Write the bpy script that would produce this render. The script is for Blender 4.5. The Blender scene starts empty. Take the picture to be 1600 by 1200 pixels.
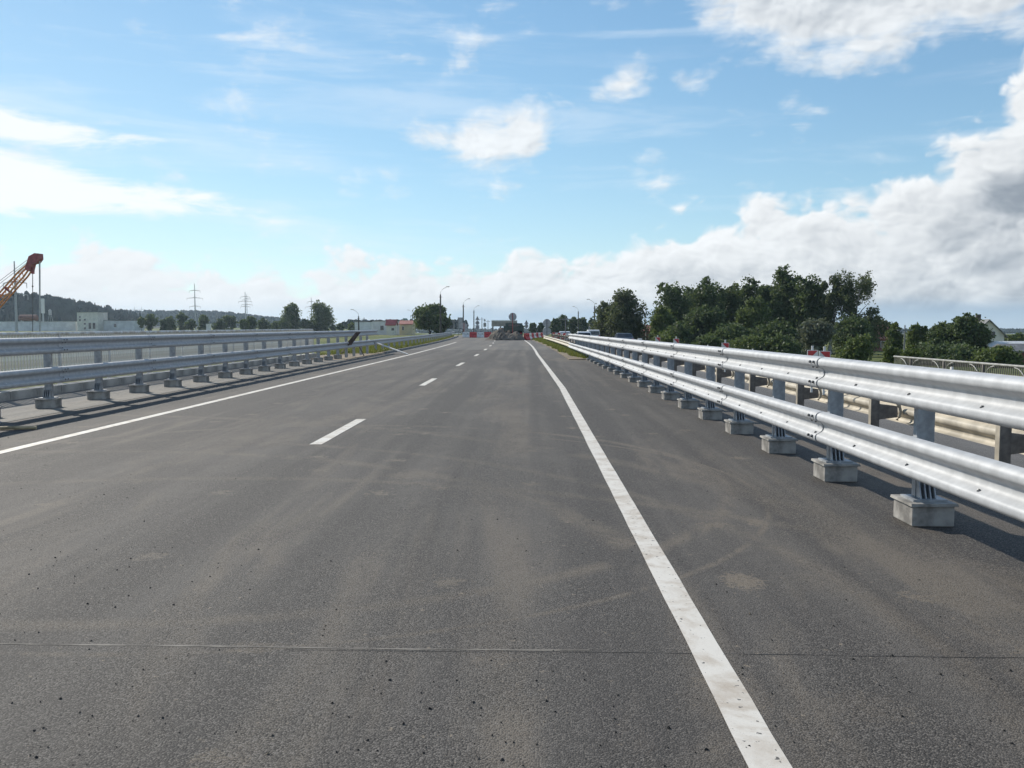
import bpy, bmesh, math, random
import numpy as np
from mathutils import Vector, Matrix
R = math.radians
random.seed(7); np.random.seed(7)
S = bpy.context.scene
C = S.collection
# ------------------------------------------------------------------ camera
F = 1340.0; VX, VY = 826.0, 510.0; H = 1.58
PITCH = math.atan((600 - VY) / F); YAW = math.atan((VX - 800) / F)
cam = bpy.data.cameras.new('camera'); cam.sensor_width = 36; cam.lens = F / 1600 * 36
cam.clip_start = 0.05; cam.clip_end = 20000
co = bpy.data.objects.new('camera', cam); C.objects.link(co)
co.location = (0, 0, H); co.rotation_euler = (math.pi / 2 - PITCH, 0, YAW)
S.camera = co
S.render.resolution_x, S.render.resolution_y = 1024, 768
CM = Matrix.Rotation(YAW, 3, 'Z') @ Matrix.Rotation(math.pi / 2 - PITCH, 3, 'X')
# ------------------------------------------------------------------ sun, sky, exposure
SUN_AZ, SUN_EL = R(-42), R(32)            # azimuth from the road direction (+Y), minus = left
sd = Vector((math.sin(SUN_AZ) * math.cos(SUN_EL), math.cos(SUN_AZ) * math.cos(SUN_EL), math.sin(SUN_EL)))
sl = bpy.data.lights.new('sun', 'SUN'); sl.energy = 4.2; sl.angle = R(0.6); sl.color = (1.0, 0.93, 0.82)
so = bpy.data.objects.new('sun', sl); C.objects.link(so); so.location = (0, 0, 60)
so.rotation_euler = (-sd).to_track_quat('-Z', 'Y').to_euler()
S.view_settings.view_transform = 'Standard'; S.view_settings.look = 'None'
S.view_settings.exposure = 0.2; S.view_settings.gamma = 1.0; S.view_settings.use_curve_mapping = False

class V:
    """tiny node-maths wrapper"""
    nt = None
    def __init__(s, sock): s.s = sock
    @staticmethod
    def op(o, *a, clamp=False):
        n = V.nt.nodes.new('ShaderNodeMath'); n.operation = o; n.use_clamp = clamp
        for i, x in enumerate(a):
            if isinstance(x, V): V.nt.links.new(x.s, n.inputs[i])
            else: n.inputs[i].default_value = x
        return V(n.outputs[0])
    def __add__(s, o): return V.op('ADD', s, o)
    __radd__ = __add__
    def __sub__(s, o): return V.op('SUBTRACT', s, o)
    def __rsub__(s, o): return V.op('SUBTRACT', o, s)
    def __mul__(s, o): return V.op('MULTIPLY', s, o)
    __rmul__ = __mul__
    def __truediv__(s, o): return V.op('DIVIDE', s, o)
def vmax(a, b): return V.op('MAXIMUM', a, b)
def vmin(a, b): return V.op('MINIMUM', a, b)
def sstep(x, a, b, lo=0.0, hi=1.0):
    n = V.nt.nodes.new('ShaderNodeMapRange'); n.interpolation_type = 'SMOOTHSTEP'
    V.nt.links.new(x.s, n.inputs[0]); n.inputs[1].default_value = a; n.inputs[2].default_value = b
    n.inputs[3].default_value = lo; n.inputs[4].default_value = hi
    return V(n.outputs[0])
def comb(x, y, z):
    n = V.nt.nodes.new('ShaderNodeCombineXYZ')
    for i, a in enumerate((x, y, z)):
        if isinstance(a, V): V.nt.links.new(a.s, n.inputs[i])
        else: n.inputs[i].default_value = a
    return n.outputs[0]
def noise(vec, scale, detail=4, rough=0.5, dist=0.0, dim='3D'):
    n = V.nt.nodes.new('ShaderNodeTexNoise'); n.noise_dimensions = dim; n.inputs['Scale'].default_value = scale
    n.inputs['Detail'].default_value = detail; n.inputs['Roughness'].default_value = rough
    n.inputs['Distortion'].default_value = dist
    if vec is not None: V.nt.links.new(vec, n.inputs['Vector'])
    return V(n.outputs[0])
def curve(x, pts, x0, x1):
    n = V.nt.nodes.new('ShaderNodeFloatCurve'); c = n.mapping.curves[0]
    pts = [((p - x0) / (x1 - x0), v) for p, v in pts]
    while len(c.points) < len(pts): c.points.new(0.5, 0.5)
    for p, (a, b) in zip(c.points, pts): p.location = (a, b)
    n.mapping.update()
    V.nt.links.new(((x - x0) / (x1 - x0)).s, n.inputs['Value'])
    return V(n.outputs[0])
def mixc(f, a, b):
    n = V.nt.nodes.new('ShaderNodeMix'); n.data_type = 'RGBA'
    if isinstance(f, V): V.nt.links.new(f.s, n.inputs[0])
    else: n.inputs[0].default_value = f
    for i, c in ((6, a), (7, b)):
        if isinstance(c, tuple): n.inputs[i].default_value = (*c, 1)
        else: V.nt.links.new(c, n.inputs[i])
    return n.outputs[2]

def build_world():
    w = bpy.data.worlds.new('World'); S.world = w; w.use_nodes = True
    nt = w.node_tree; nt.nodes.clear(); V.nt = nt
    out = nt.nodes.new('ShaderNodeOutputWorld')
    sky = nt.nodes.new('ShaderNodeTexSky'); sky.sky_type = 'NISHITA'; sky.sun_disc = False
    sky.sun_elevation = SUN_EL; sky.sun_rotation = SUN_AZ
    sky.air_density = 1.0; sky.dust_density = 0.05; sky.ozone_density = 1.2
    b1 = nt.nodes.new('ShaderNodeBackground'); b1.inputs[1].default_value = 0.14
    ss = nt.nodes.new('ShaderNodeSeparateColor'); nt.links.new(sky.outputs[0], ss.inputs[0]); cc_ = nt.nodes.new('ShaderNodeCombineColor')
    for k, tint in enumerate((.76, 1.0, 1.15)):                       # thin veil: soft shoulder on the glare round the sun
        c = V(ss.outputs[k]) * tint; nt.links.new((c / (1.0 + c * .062)).s, cc_.inputs[k])
    nt.links.new(cc_.outputs[0], b1.inputs[0])
    tc = nt.nodes.new('ShaderNodeTexCoord'); sp = nt.nodes.new('ShaderNodeSeparateXYZ')
    nt.links.new(tc.outputs['Generated'], sp.inputs[0])
    x, y, z = (V(sp.outputs[i]) for i in range(3))
    az = V.op('ARCTAN2', x, y); el = V.op('ARCSINE', z)
    # cloud noise fields in direction space: soft turbulence plus rounded billows
    def billow(vec, scale, det):
        v = nt.nodes.new('ShaderNodeTexVoronoi'); v.feature = 'F1'; v.voronoi_dimensions = '2D'; v.normalize = True
        v.inputs['Scale'].default_value = scale; v.inputs['Detail'].default_value = det; v.inputs['Roughness'].default_value = .55
        nt.links.new(vec, v.inputs['Vector']); return 1.0 - V(v.outputs['Distance']) * 1.5
    warp = noise(comb(az * 1.0, el * 1.4, 3.0), 11.0, 3, .6, 0, '2D') - .5; warp2 = noise(comb(az + 7.3, el * 1.4 + 3.1, 3.0), 11.0, 3, .6, 0, '2D') - .5
    def field(da, de):
        p = comb(az + warp * .045 + da, el * 1.45 + warp2 * .045 + de, 0.3)
        return noise(p, 8.0, 5, 0.60, 0, '2D') * .45 + billow(p, 11.0, 3.0) * .55
    n1 = field(0.0, 0.0); n1s = field(-.010, .014)
    def fine_(da, de):
        p = comb(az + warp * .04 + da, el * 1.45 + warp2 * .04 + de, 0.3); return billow(p, 27.0, 2.0)
    f1 = fine_(0.0, 0.0); f1s = fine_(-.004, .006)
    n2 = noise(comb(az * 0.8, el * 3.2, 5.1), 10.0, 5, 0.62, 0.3, '2D')
    n3 = noise(comb(az * 0.25 + el * 0.35, el * 2.4, 2.2), 10.0, 5, 0.58, 0.4, '2D')     # cirrus streaks
    relief = (n1 - n1s) * .62 + (f1 - f1s) * .30
    def blob(px, py, wx, wy, amp=1.0, slant=0.0):
        a = (px - VX) / F; e = (VY - py) / F
        u = (az - a) * (F / wx); v = (el - e - (az - a) * slant) * (F / wy)
        return (1.0 - V.op('SQRT', u * u + v * v)) * amp
    pi = math.pi
    e_ = lambda py: (VY - py) / F
    a_ = lambda px: (px - VX) / F
    # the cumulus bank round the horizon: top edge as a function of azimuth
    top = curve(az, [(-pi, .14), (-1.2, .12), (a_(0), e_(382)), (a_(300), e_(390)), (a_(700), e_(392)), (a_(860), e_(380)),
                     (a_(1000), e_(348)), (a_(1120), e_(315)), (a_(1280), e_(318)), (a_(1400), e_(270)), (a_(1500), e_(180)),
                     (a_(1620), e_(80)), (1.0, .30), (1.6, .22), (pi, .14)], -pi, pi)
    bank = (top - el) * 11.0
    bsig = bank + (n1 - 0.56) * 2.0 + (f1 - .6) * .35
    dbank = sstep(bsig, 0.0, 0.34)
    low = sstep(el + (n2 - .5) * .02, .008, .034)                 # blue-grey rain band under the bank
    lowmask = sstep(az, a_(380), a_(760), 0.0, 1.0)
    cum = blob(1300, 25, 330, 150, 1.45, -.06)
    cum = vmax(cum, blob(1460, 75, 150, 85, 1.1))
    cum = vmax(cum, blob(735, 228, 130, 58, 1.05)); cum = vmax(cum, blob(820, 215, 55, 60, 1.15))
    cum = vmax(cum, blob(975, 152, 70, 34, .7)); cum = vmax(cum, blob(1062, 155, 55, 28, .62))
    cum = vmax(cum, blob(1598, 10, 70, 60, .8)); cum = vmax(cum, blob(1230, 240, 40, 24, .4))
    # clouds of the same kind in the rest of the sky
    wide = noise(comb(x * 1.0, y * 1.0, z * 1.6 + 4.0), 3.2, 2, 0.5)
    cum = vmax(cum, (wide - 0.56) * 5.0 * sstep(V.op('ABSOLUTE', az), 0.66, 0.95))
    csig = cum * 0.95 + (n1 - 0.60) * 1.7 + (n2 - .5) * 1.0
    dcum = sstep(csig, -.04, 0.62)
    st = blob(70, 243, 240, 24, 1.0, -.06)
    st = vmax(st, blob(20, 308, 420, 34, 1.0, -.09)); st = vmax(st, blob(-420, 280, 400, 100, 1.0, -.05))
    st = vmax(st, blob(100, 342, 260, 22, .8, -.03))
    dst = sstep(st + (n2 - 0.5) * 1.5, 0.0, 0.50)
    wl = sstep(az, a_(760), a_(-300)) * sstep(el, .44, .0)
    cir = sstep(n3 + (n2 - .5) * .35, .46, .80) * 0.34 + wl * 0.20
    cir = vmin(cir, 0.8)
    # light and shade of the clouds: sun side bright, thick parts grey
    core = sstep(bsig, 0.12, 1.5)
    rightdark = sstep(az, a_(450), a_(1650), 0.10, 0.66)
    n4 = noise(comb(az * 1.0, el * 2.0, 9.0), 6.0, 3, 0.55, 0, '2D')
    shade = 0.90 + relief * sstep(az, a_(200), a_(1000), .35, 1.0) - core * rightdark * (sstep(n4, .30, .72) * .66 + .12)
    shade = shade - sstep(csig, .1, .9) * 0.16 * sstep(az, a_(700), a_(1150)) * (1.0 - dbank)
    shade = V.op('MAXIMUM', vmin(shade, 1.0), 0.28)
    lowc = (1.0 - low) * lowmask
    ccol = mixc(sstep(shade, .28, .92), (.50, .58, .68), (.95, .98, 1.0))
    def bg(col, strength):
        b = nt.nodes.new('ShaderNodeBackground')
        if isinstance(col, tuple): b.inputs[0].default_value = (*col, 1)
        else: nt.links.new(col, b.inputs[0])
        if isinstance(strength, V): nt.links.new(strength.s, b.inputs[1])
        else: b.inputs[1].default_value = strength
        return b.outputs[0]
    def mixs(f, a, b):
        m = nt.nodes.new('ShaderNodeMixShader'); nt.links.new(f.s, m.inputs[0])
        nt.links.new(a, m.inputs[1]); nt.links.new(b, m.inputs[2]); return m.outputs[0]
    s = mixs(cir, b1.outputs[0], bg((.78, .87, .96), 0.95))
    s = mixs(dst * .9, s, bg((.95, .97, 1.0), .93))
    s = mixs(vmax(dbank, dcum * 0.92), s, bg(ccol, shade * 0.60 + 0.29))
    s = mixs(lowc * .96, s, bg(mixc(sstep(el, .022, .0), (.34, .47, .62), (.52, .64, .76)), .9))
    s = mixs((1.0 - low) * (1.0 - lowmask) * .7, s, bg((.74, .80, .86), .9))
    nt.links.new(s, out.inputs[0])
build_world()
S.world.cycles.sampling_method = 'MANUAL'; S.world.cycles.sample_map_resolution = 512
S.cycles.max_bounces = 4; S.cycles.diffuse_bounces = 2; S.cycles.glossy_bounces = 2; S.cycles.transmission_bounces = 2; S.cycles.volume_bounces = 1
S.cycles.use_denoising = True

# ------------------------------------------------------------------ helpers
def ray(px, py):
    return (CM @ Vector(((px - 800) / F, (600 - py) / F, -1.0))).normalized()
def at(px, py, Y):
    d = ray(px, py); return Vector((0, 0, H)) + d * (Y / d.y)
def XX(px, Y): return at(px, VY, Y).x
def ZZ(py, Y, px=VX): return at(px, py, Y).z
def cx(Y): return 0.0 if Y < 40 else -0.0003 * (Y - 40) ** 2
MATS = {}
def mat(name, col, rough=0.7, metal=0.0, var=0.15, scale=6.0, bump=0.0, bscale=40.0, obj_var=0.0, col2=None, spec=0.5, trans=None, detail=6):
    if name in MATS: return MATS[name]
    m = bpy.data.materials.new(name); m.use_nodes = True; nt = m.node_tree; V.nt = nt
    b = nt.nodes['Principled BSDF']; b.inputs['Roughness'].default_value = rough; b.inputs['Metallic'].default_value = metal
    b.inputs['Specular IOR Level'].default_value = spec
    tc = nt.nodes.new('ShaderNodeTexCoord')
    n = noise(tc.outputs['Object'], scale, detail, .6)
    c2 = col2 or tuple(max(0, c * (1 - 2.2 * var)) for c in col)
    c1 = tuple(min(1, c * (1 + var)) for c in col)
    cc = mixc(sstep(n, .34, .66), c2, c1)
    if obj_var:
        oi = nt.nodes.new('ShaderNodeObjectInfo'); hs = nt.nodes.new('ShaderNodeHueSaturation')
        nt.links.new((V(oi.outputs['Random']) * obj_var * 2 + (1 - obj_var)).s, hs.inputs['Value'])
        nt.links.new(cc, hs.inputs['Color']); cc = hs.outputs[0]
    nt.links.new(cc, b.inputs['Base Color'])
    if bump:
        bp = nt.nodes.new('ShaderNodeBump'); bp.inputs['Strength'].default_value = bump; bp.inputs['Distance'].default_value = .01
        nt.links.new(noise(tc.outputs['Object'], bscale, 5, .6).s, bp.inputs['Height']); nt.links.new(bp.outputs[0], b.inputs['Normal'])
    MATS[name] = m; return m

class MB:
    def __init__(s): s.v = []; s.f = []
    def add(s, vs, fs):
        o = len(s.v); s.v += [tuple(v) for v in vs]; s.f += [tuple(i + o for i in f) for f in fs]; return s
    def box(s, x0, x1, y0, y1, z0, z1, taper=0.0):
        t = taper
        return s.add([(x0, y0, z0), (x1, y0, z0), (x1, y1, z0), (x0, y1, z0), (x0 + t, y0 + t, z1), (x1 - t, y0 + t, z1), (x1 - t, y1 - t, z1), (x0 + t, y1 - t, z1)],
                     [(3, 2, 1, 0), (4, 5, 6, 7), (0, 1, 5, 4), (1, 2, 6, 5), (2, 3, 7, 6), (3, 0, 4, 7)])
    def cbox(s, cx_, cy, cz, w, d, h): return s.box(cx_ - w / 2, cx_ + w / 2, cy - d / 2, cy + d / 2, cz - h / 2, cz + h / 2)
    def tube(s, pts, r, n=8, cap=True):
        pts = [Vector(p) for p in pts]; rs = r if isinstance(r, (list, tuple)) else [r] * len(pts); o = len(s.v)
        for i, p in enumerate(pts):
            d = (pts[min(i + 1, len(pts) - 1)] - pts[max(i - 1, 0)]).normalized()
            u = d.cross(Vector((0, 0, 1)) if abs(d.z) < .9 else Vector((1, 0, 0))).normalized(); w = d.cross(u)
            for k in range(n):
                a = 2 * math.pi * k / n; q = p + (u * math.cos(a) + w * math.sin(a)) * rs[i]; s.v.append(tuple(q))
        for i in range(len(pts) - 1):
            for k in range(n):
                a = o + i * n + k; b = o + i * n + (k + 1) % n; s.f.append((a, b, b + n, a + n))
        if cap: s.f.append(tuple(o + k for k in reversed(range(n)))); s.f.append(tuple(o + (len(pts) - 1) * n + k for k in range(n)))
        return s
    def prism(s, poly, axis, a, b):
        """extrude a 2D polygon; axis 'x': poly is (y,z); 'y': (x,z); 'z': (x,y)"""
        n = len(poly); mk = {'x': lambda p, t: (t, p[0], p[1]), 'y': lambda p, t: (p[0], t, p[1]), 'z': lambda p, t: (p[0], p[1], t)}[axis]
        return s.add([mk(p, a) for p in poly] + [mk(p, b) for p in poly],
                     [tuple(range(n)), tuple(reversed(range(n, 2 * n)))] + [(i, i + n, (i + 1) % n + n, (i + 1) % n) for i in range(n)])
    def mesh(s, name, m=None, smooth=None, recalc=True):
        me = bpy.data.meshes.new(name); me.from_pydata(s.v, [], s.f)
        if recalc:
            bm = bmesh.new(); bm.from_mesh(me); bmesh.ops.recalc_face_normals(bm, faces=bm.faces); bm.to_mesh(me); bm.free()
        if smooth is not None:
            me.polygons.foreach_set('use_smooth', [True] * len(me.polygons)); me.set_sharp_from_angle(angle=R(smooth))
        if m: me.materials.append(m)
        me.update(); return me
def put(name, me, parent=None, loc=(0, 0, 0), rot=(0, 0, 0), scale=None):
    o = bpy.data.objects.new(name, me); C.objects.link(o); o.location = loc; o.rotation_euler = rot
    if scale: o.scale = scale
    if parent: o.parent = parent
    return o
def tag(o, label=None, cat=None, group=None, kind=None):
    if label: o['label'] = label
    if cat: o['category'] = cat
    if group: o['group'] = group
    if kind: o['kind'] = kind
    return o
def thing(name, label, cat, loc=(0, 0, 0), rz=0, group=None):
    o = bpy.data.objects.new(name, None); C.objects.link(o); o.location = loc; o.rotation_euler = (0, 0, rz); o.empty_display_size = .3
    return tag(o, label, cat, group)
def struct(name, me, loc=(0, 0, 0)): return tag(put(name, me, None, loc), kind='structure')

# ------------------------------------------------------------------ materials
def gnd0(px, py):
    d = ray(px, py); return Vector((0, 0, H)) + d * (-H / d.z)
def asphalt(name, c_dark, c_light, c_dust, dust=0.5, arcs=False):
    m = bpy.data.materials.new(name); m.use_nodes = True; nt = m.node_tree; V.nt = nt
    b = nt.nodes['Principled BSDF']; b.inputs['Roughness'].default_value = .82; b.inputs['Specular IOR Level'].default_value = .35
    g = nt.nodes.new('ShaderNodeNewGeometry'); sp = nt.nodes.new('ShaderNodeSeparateXYZ'); nt.links.new(g.outputs['Position'], sp.inputs[0])
    x, y = V(sp.outputs[0]), V(sp.outputs[1]); P = g.outputs['Position']
    PL = comb(x, y * .20, 0.0)                                     # wear follows the direction of travel
    big = noise(PL, .55, 4, .6, .3, '2D'); mid = noise(comb(x, y * .5, 0.0), 2.3, 4, .65, .4, '2D')
    lanes = noise(comb(x * 1.4, y * .035, 0.0), 1.0, 3, .6, 0, '2D')
    fine = noise(P, 230, 1, .7, 0, '2D'); grit = noise(P, 105, 2, .6, 0, '2D')
    coarse = sstep(noise(comb(x, y * .45, 3.0), .55, 4, .65, .5, '2D') * .6 + mid * .4, .42, .60)
    vo = nt.nodes.new('ShaderNodeTexVoronoi'); vo.voronoi_dimensions = '2D'; vo.inputs['Scale'].default_value = 125; nt.links.new(P, vo.inputs['Vector'])
    vs_ = nt.nodes.new('ShaderNodeSeparateColor'); nt.links.new(vo.outputs['Color'], vs_.inputs[0]); stone = V(vs_.outputs[0]); gap = V(vo.outputs['Distance'])
    tone = big * .45 + mid * .25 + (lanes - .5) * 1.1 + .15
    col = mixc(sstep(tone, .30, .66), c_dark, c_light)
    dmask = sstep(noise(PL, .9, 5, .7, .5, '2D') + (lanes - .5) * .6, .48, .74) * dust
    if arcs:
        for (ax, ay, ar, aw, st) in ((-5.2, 4.6, 6.1, .22, .5), (-5.6, 4.2, 7.6, .16, .45), (-3.0, 1.5, 7.3, .18, .45), (-9, 3.0, 12.2, .25, .5), (-2.6, 9.0, 4.6, .14, .6), (-2.2, 8.4, 4.4, .05, .7)):
            d = V.op('ABSOLUTE', V.op('SQRT', (x - ax) * (x - ax) + (y - ay) * (y - ay)) - ar)
            dmask = vmax(dmask, sstep(d, aw, 0.0) * sstep(mid, .30, .55) * st)
        # scattered pale smears of dried mortar
        v = nt.nodes.new('ShaderNodeTexVoronoi'); v.voronoi_dimensions = '2D'; v.inputs['Scale'].default_value = .62; nt.links.new(P, v.inputs['Vector'])
        sm = sstep(V(v.outputs['Distance']) + (noise(P, 14, 3, .7, 0, '2D') - .5) * .30, .075, .03)
        dmask = vmax(dmask, sm * .75)
        nz = noise(P, 24, 4, .7, 0, '2D') - .5
        for (px, py, rx, ry, st) in ((1160, 908, .15, .22, 1.25), (1182, 816, .11, .18, .9), (400, 1012, .16, .10, .8), (888, 811, .10, .2, .6), (640, 743, .3, .3, .5), (1345, 1105, .25, .2, .35)):
            g_ = gnd0(px, py); u, v_ = (x - g_.x) * (1 / rx), (y - g_.y) * (1 / ry)
            dmask = vmax(dmask, sstep(u * u + v_ * v_ + nz * 3.2, .95, .10) * st)
        dmask = vmin(dmask, 1.15)
    col = mixc(dmask, col, c_dust)
    col = mixc(coarse * .30, col, tuple(c * .62 for c in c_dark))
    col = mixc(sstep(stone, .55, 1.0) * (coarse * .30 + .42), col, tuple(c * 1.9 for c in c_light))
    col = mixc(sstep(stone, .42, .0) * (coarse * .25 + .40), col, tuple(c * .35 for c in c_dark))
    col = mixc(sstep(gap, .42, .72) * (coarse * .35 + .45), col, tuple(c * .20 for c in c_dark))
    col = mixc(sstep(fine, .60, .72) * .35, col, tuple(c * 2.2 for c in c_light))
    fl = sstep(noise(P, 21, 2, .6, 0, '2D'), .715, .76) * sstep(mid, .42, .6)
    col = mixc(fl * .7, col, tuple(c * 1.35 for c in c_dust))
    nt.links.new(col, b.inputs['Base Color'])
    bp = nt.nodes.new('ShaderNodeBump'); bp.inputs['Strength'].default_value = .7; bp.inputs['Distance'].default_value = .006
    nt.links.new((stone * .35 - gap * .6 + grit * .3).s, bp.inputs['Height']); nt.links.new(bp.outputs[0], b.inputs['Normal'])
    MATS[name] = m; return m
M_ROAD = asphalt('asphalt_new', (.062, .056, .051), (.114, .103, .091), (.205, .168, .126), .55, True)
M_OLD = asphalt('asphalt_old', (.10, .095, .088), (.155, .142, .125), (.23, .19, .145), .8)
M_OPP = asphalt('asphalt_opposite', (.12, .115, .108), (.165, .155, .145), (.21, .19, .165), .5)
M_STRIP = asphalt('deck_concrete', (.13, .125, .115), (.21, .20, .18), (.27, .235, .19), .9)
def paint_mat():
    m = bpy.data.materials.new('line_paint'); m.use_nodes = True; nt = m.node_tree; V.nt = nt
    b = nt.nodes['Principled BSDF']; b.inputs['Roughness'].default_value = .7
    g = nt.nodes.new('ShaderNodeNewGeometry'); P = g.outputs['Position']
    dirt = sstep(noise(P, 3.5, 6, .7, .5), .40, .72)
    c = mixc(dirt, (.70, .66, .59), (.47, .40, .32))
    chips = sstep(noise(P, 30, 3, .55), .665, .69)
    c = mixc(chips * .9, c, (.06, .058, .055))
    c = mixc(sstep(noise(P, 180, 2, .6), .60, .72) * .4, c, (.25, .22, .19))
    nt.links.new(c, b.inputs['Base Color']); return m
M_PAINT = paint_mat()
M_GALV = mat('galvanised_steel', (.47, .48, .49), .60, .12, .055, 9, .05, 120, spec=.35, detail=10)
M_GALVD = mat('galvanised_post', (.36, .38, .40), .55, .3, .14, 7, .08, 120)
M_CREAM = mat('weathered_cream_rail', (.50, .45, .36), .6, .0, .14, 2.5, .06, 80)
M_OLDPOST = mat('weathered_brown_post', (.17, .155, .14), .7, .1, .2, 6, .1, 60)
M_CONC = mat('cast_concrete', (.33, .315, .29), .85, 0, .24, 4, .5, 45, detail=10)
M_CONCD = mat('kerb_concrete', (.46, .44, .40), .85, 0, .16, 2.2, .3, 50)
M_PARA = mat('parapet_paint', (.60, .61, .60), .6, .1, .14, 5, .1, 60, col2=(.46, .42, .36))
M_PARAR = mat('parapet_grey_white', (.33, .325, .30), .6, .0, .12, 4)
M_PARBAR = mat('parapet_bar_brown', (.15, .135, .12), .7, .0, .2, 4)
M_BOLT = mat('bolt_steel', (.22, .22, .22), .4, .8, .2, 20)
M_WHITE = mat('white_paint', (.72, .71, .68), .5, 0, .06, 3)
M_RED = mat('red_plastic', (.62, .05, .055), .45, 0, .15, 3)
M_WHITEP = mat('white_plastic', (.80, .78, .75), .45, 0, .10, 3)
M_DARK = mat('dark_timber', (.12, .085, .07), .95, 0, .25, 5)
M_WOOD = mat('pale_timber', (.42, .33, .20), .8, 0, .2, 6)
M_POLE = mat('dark_pole', (.075, .07, .065), .8, 0, .2, 3)
M_CPOLE = mat('concrete_pole', (.24, .24, .24), .8, 0, .12, 3)
M_SIGNB = mat('sign_back_grey', (.42, .43, .44), .5, .4, .08, 3)
M_STEELD = mat('dark_steel', (.05, .052, .055), .5, .5, .2, 3)
M_GLASS = mat('dark_glass', (.018, .022, .028), .08, 0, .1, 2, spec=.8)
M_TYRE = mat('tyre_rubber', (.02, .02, .02), .85, 0, .2, 8)
M_SOIL = mat('heap_soil', (.150, .125, .098), .95, 0, .32, 1.6, .8, 14)
M_SAND = mat('sandy_earth', (.235, .185, .125), .95, 0, .18, .8, .3, 12)
M_BARK = mat('bark', (.075, .06, .048), .9, 0, .25, 4)
M_BIRCH = mat('birch_bark', (.42, .40, .37), .8, 0, .2, 3, col2=(.06, .055, .05))
def leaf_mat(name, c1, c2, tr=.35):
    m = bpy.data.materials.new(name); m.use_nodes = True; nt = m.node_tree; V.nt = nt
    b = nt.nodes['Principled BSDF']; out = nt.nodes['Material Output']; b.inputs['Roughness'].default_value = .6
    b.inputs['Specular IOR Level'].default_value = .25
    g = nt.nodes.new('ShaderNodeNewGeometry')
    n = noise(g.outputs['Position'], .45, 4, .6); n2 = V(g.outputs['Random Per Island'])
    cc = mixc(sstep(n * .6 + n2 * .4, .30, .70), c1, c2); nt.links.new(cc, b.inputs['Base Color'])
    t = nt.nodes.new('ShaderNodeBsdfTranslucent'); nt.links.new(mixc(.5, cc, tuple(min(1, c * 1.3) for c in (c2[0] * 1.15, c2[1] * 1.1, c2[2] * .6))), t.inputs[0])
    mx = nt.nodes.new('ShaderNodeMixShader'); mx.inputs[0].default_value = tr
    nt.links.new(b.outputs[0], mx.inputs[1]); nt.links.new(t.outputs[0], mx.inputs[2]); nt.links.new(mx.outputs[0], out.inputs[0])
    MATS[name] = m; return m
L_DARK = leaf_mat('leaf_dark', (.055, .084, .040), (.110, .150, .066), .34)
L_MID = leaf_mat('leaf_mid', (.065, .098, .036), (.130, .170, .060), .36)
L_BIRCH = leaf_mat('leaf_birch', (.055, .078, .042), (.115, .140, .075), .38)
L_WILLOW = leaf_mat('leaf_willow', (.07, .09, .065), (.17, .19, .15), .3)
L_FRESH = leaf_mat('leaf_fresh', (.06, .09, .025), (.12, .16, .05), .35)
L_GRASS = leaf_mat('grass_blades', (.085, .11, .03), (.19, .21, .06), .3)
L_FOREST = mat('leaf_forest', (.024, .038, .036), 1.0, 0, .28, .06, spec=0.0)

# ------------------------------------------------------------------ ground
def smooth(a, b, t):
    t = np.clip((t - a) / (b - a), 0, 1); return t * t * (3 - 2 * t)
def ground_z(x, y):
    x = np.asarray(x, float); y = np.asarray(y, float)
    dev = np.where(y > 40, -0.0003 * (np.minimum(y, 160) - 40) ** 2, 0.0)
    xl = x - dev
    zl = -0.10 - 0.45 * smooth(10.5, 17.0, -xl)                  # left bank falls to the fields
    zr = -0.42 - 0.35 * smooth(40, 120, y) - 1.35 * smooth(13.2, 24.0, xl)
    z = np.where(xl < 4.3, np.minimum(zl, -0.10), zr)
    z = np.where((xl > 4.0) & (xl < 14.8), zr - .12, z)
    z = np.where((xl > -11.0) & (xl <= 4.0), -0.14, z)
    far = smooth(250, 700, y); z = z * (1 - far) + (-0.55) * far
    fac = smooth(-.24, -.10, x / np.maximum(y, 1.0))            # open plain ahead and to the right lies lower
    return z - fac * .0085 * np.maximum(0, y - 220)
def grid_mesh(name, xs, ys, zf, m):
    X, Y = np.meshgrid(xs, ys); Z = zf(X, Y); nx, ny = len(xs), len(ys)
    vs = np.stack([X.ravel(), Y.ravel(), Z.ravel()], 1)
    i = np.arange(nx * ny).reshape(ny, nx)
    fs = np.stack([i[:-1, :-1].ravel(), i[:-1, 1:].ravel(), i[1:, 1:].ravel(), i[1:, :-1].ravel()], 1)
    me = bpy.data.meshes.new(name); me.from_pydata(vs.tolist(), [], fs.tolist()); me.materials.append(m)
    me.polygons.foreach_set('use_smooth', [True] * len(me.polygons)); me.update(); return me
def field_mat():
    m = bpy.data.materials.new('field_grass'); m.use_nodes = True; nt = m.node_tree; V.nt = nt
    b = nt.nodes['Principled BSDF']; b.inputs['Roughness'].default_value = .95; b.inputs['Specular IOR Level'].default_value = .1
    g = nt.nodes.new('ShaderNodeNewGeometry'); P = g.outputs['Position']
    a = noise(P, .02, 5, .6); c = noise(P, .9, 6, .7)
    col = mixc(sstep(a * .6 + c * .4, .38, .62), (.075, .105, .030), (.18, .185, .070))
    col = mixc(sstep(noise(P, .11, 4, .6, .6), .60, .70) * .6, col, (.26, .22, .14))
    nt.links.new(col, b.inputs['Base Color']); return m
M_FIELD = field_mat()
xs = np.concatenate([-np.geomspace(4800, 40, 26), np.arange(-36, 40, 1.5), np.geomspace(41, 4800, 26)])
ys = np.concatenate([[-60], np.arange(-20, 170, 3.0), np.geomspace(175, 5000, 34)])
struct('ground', grid_mesh('ground', xs, ys, ground_z, M_FIELD))

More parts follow.
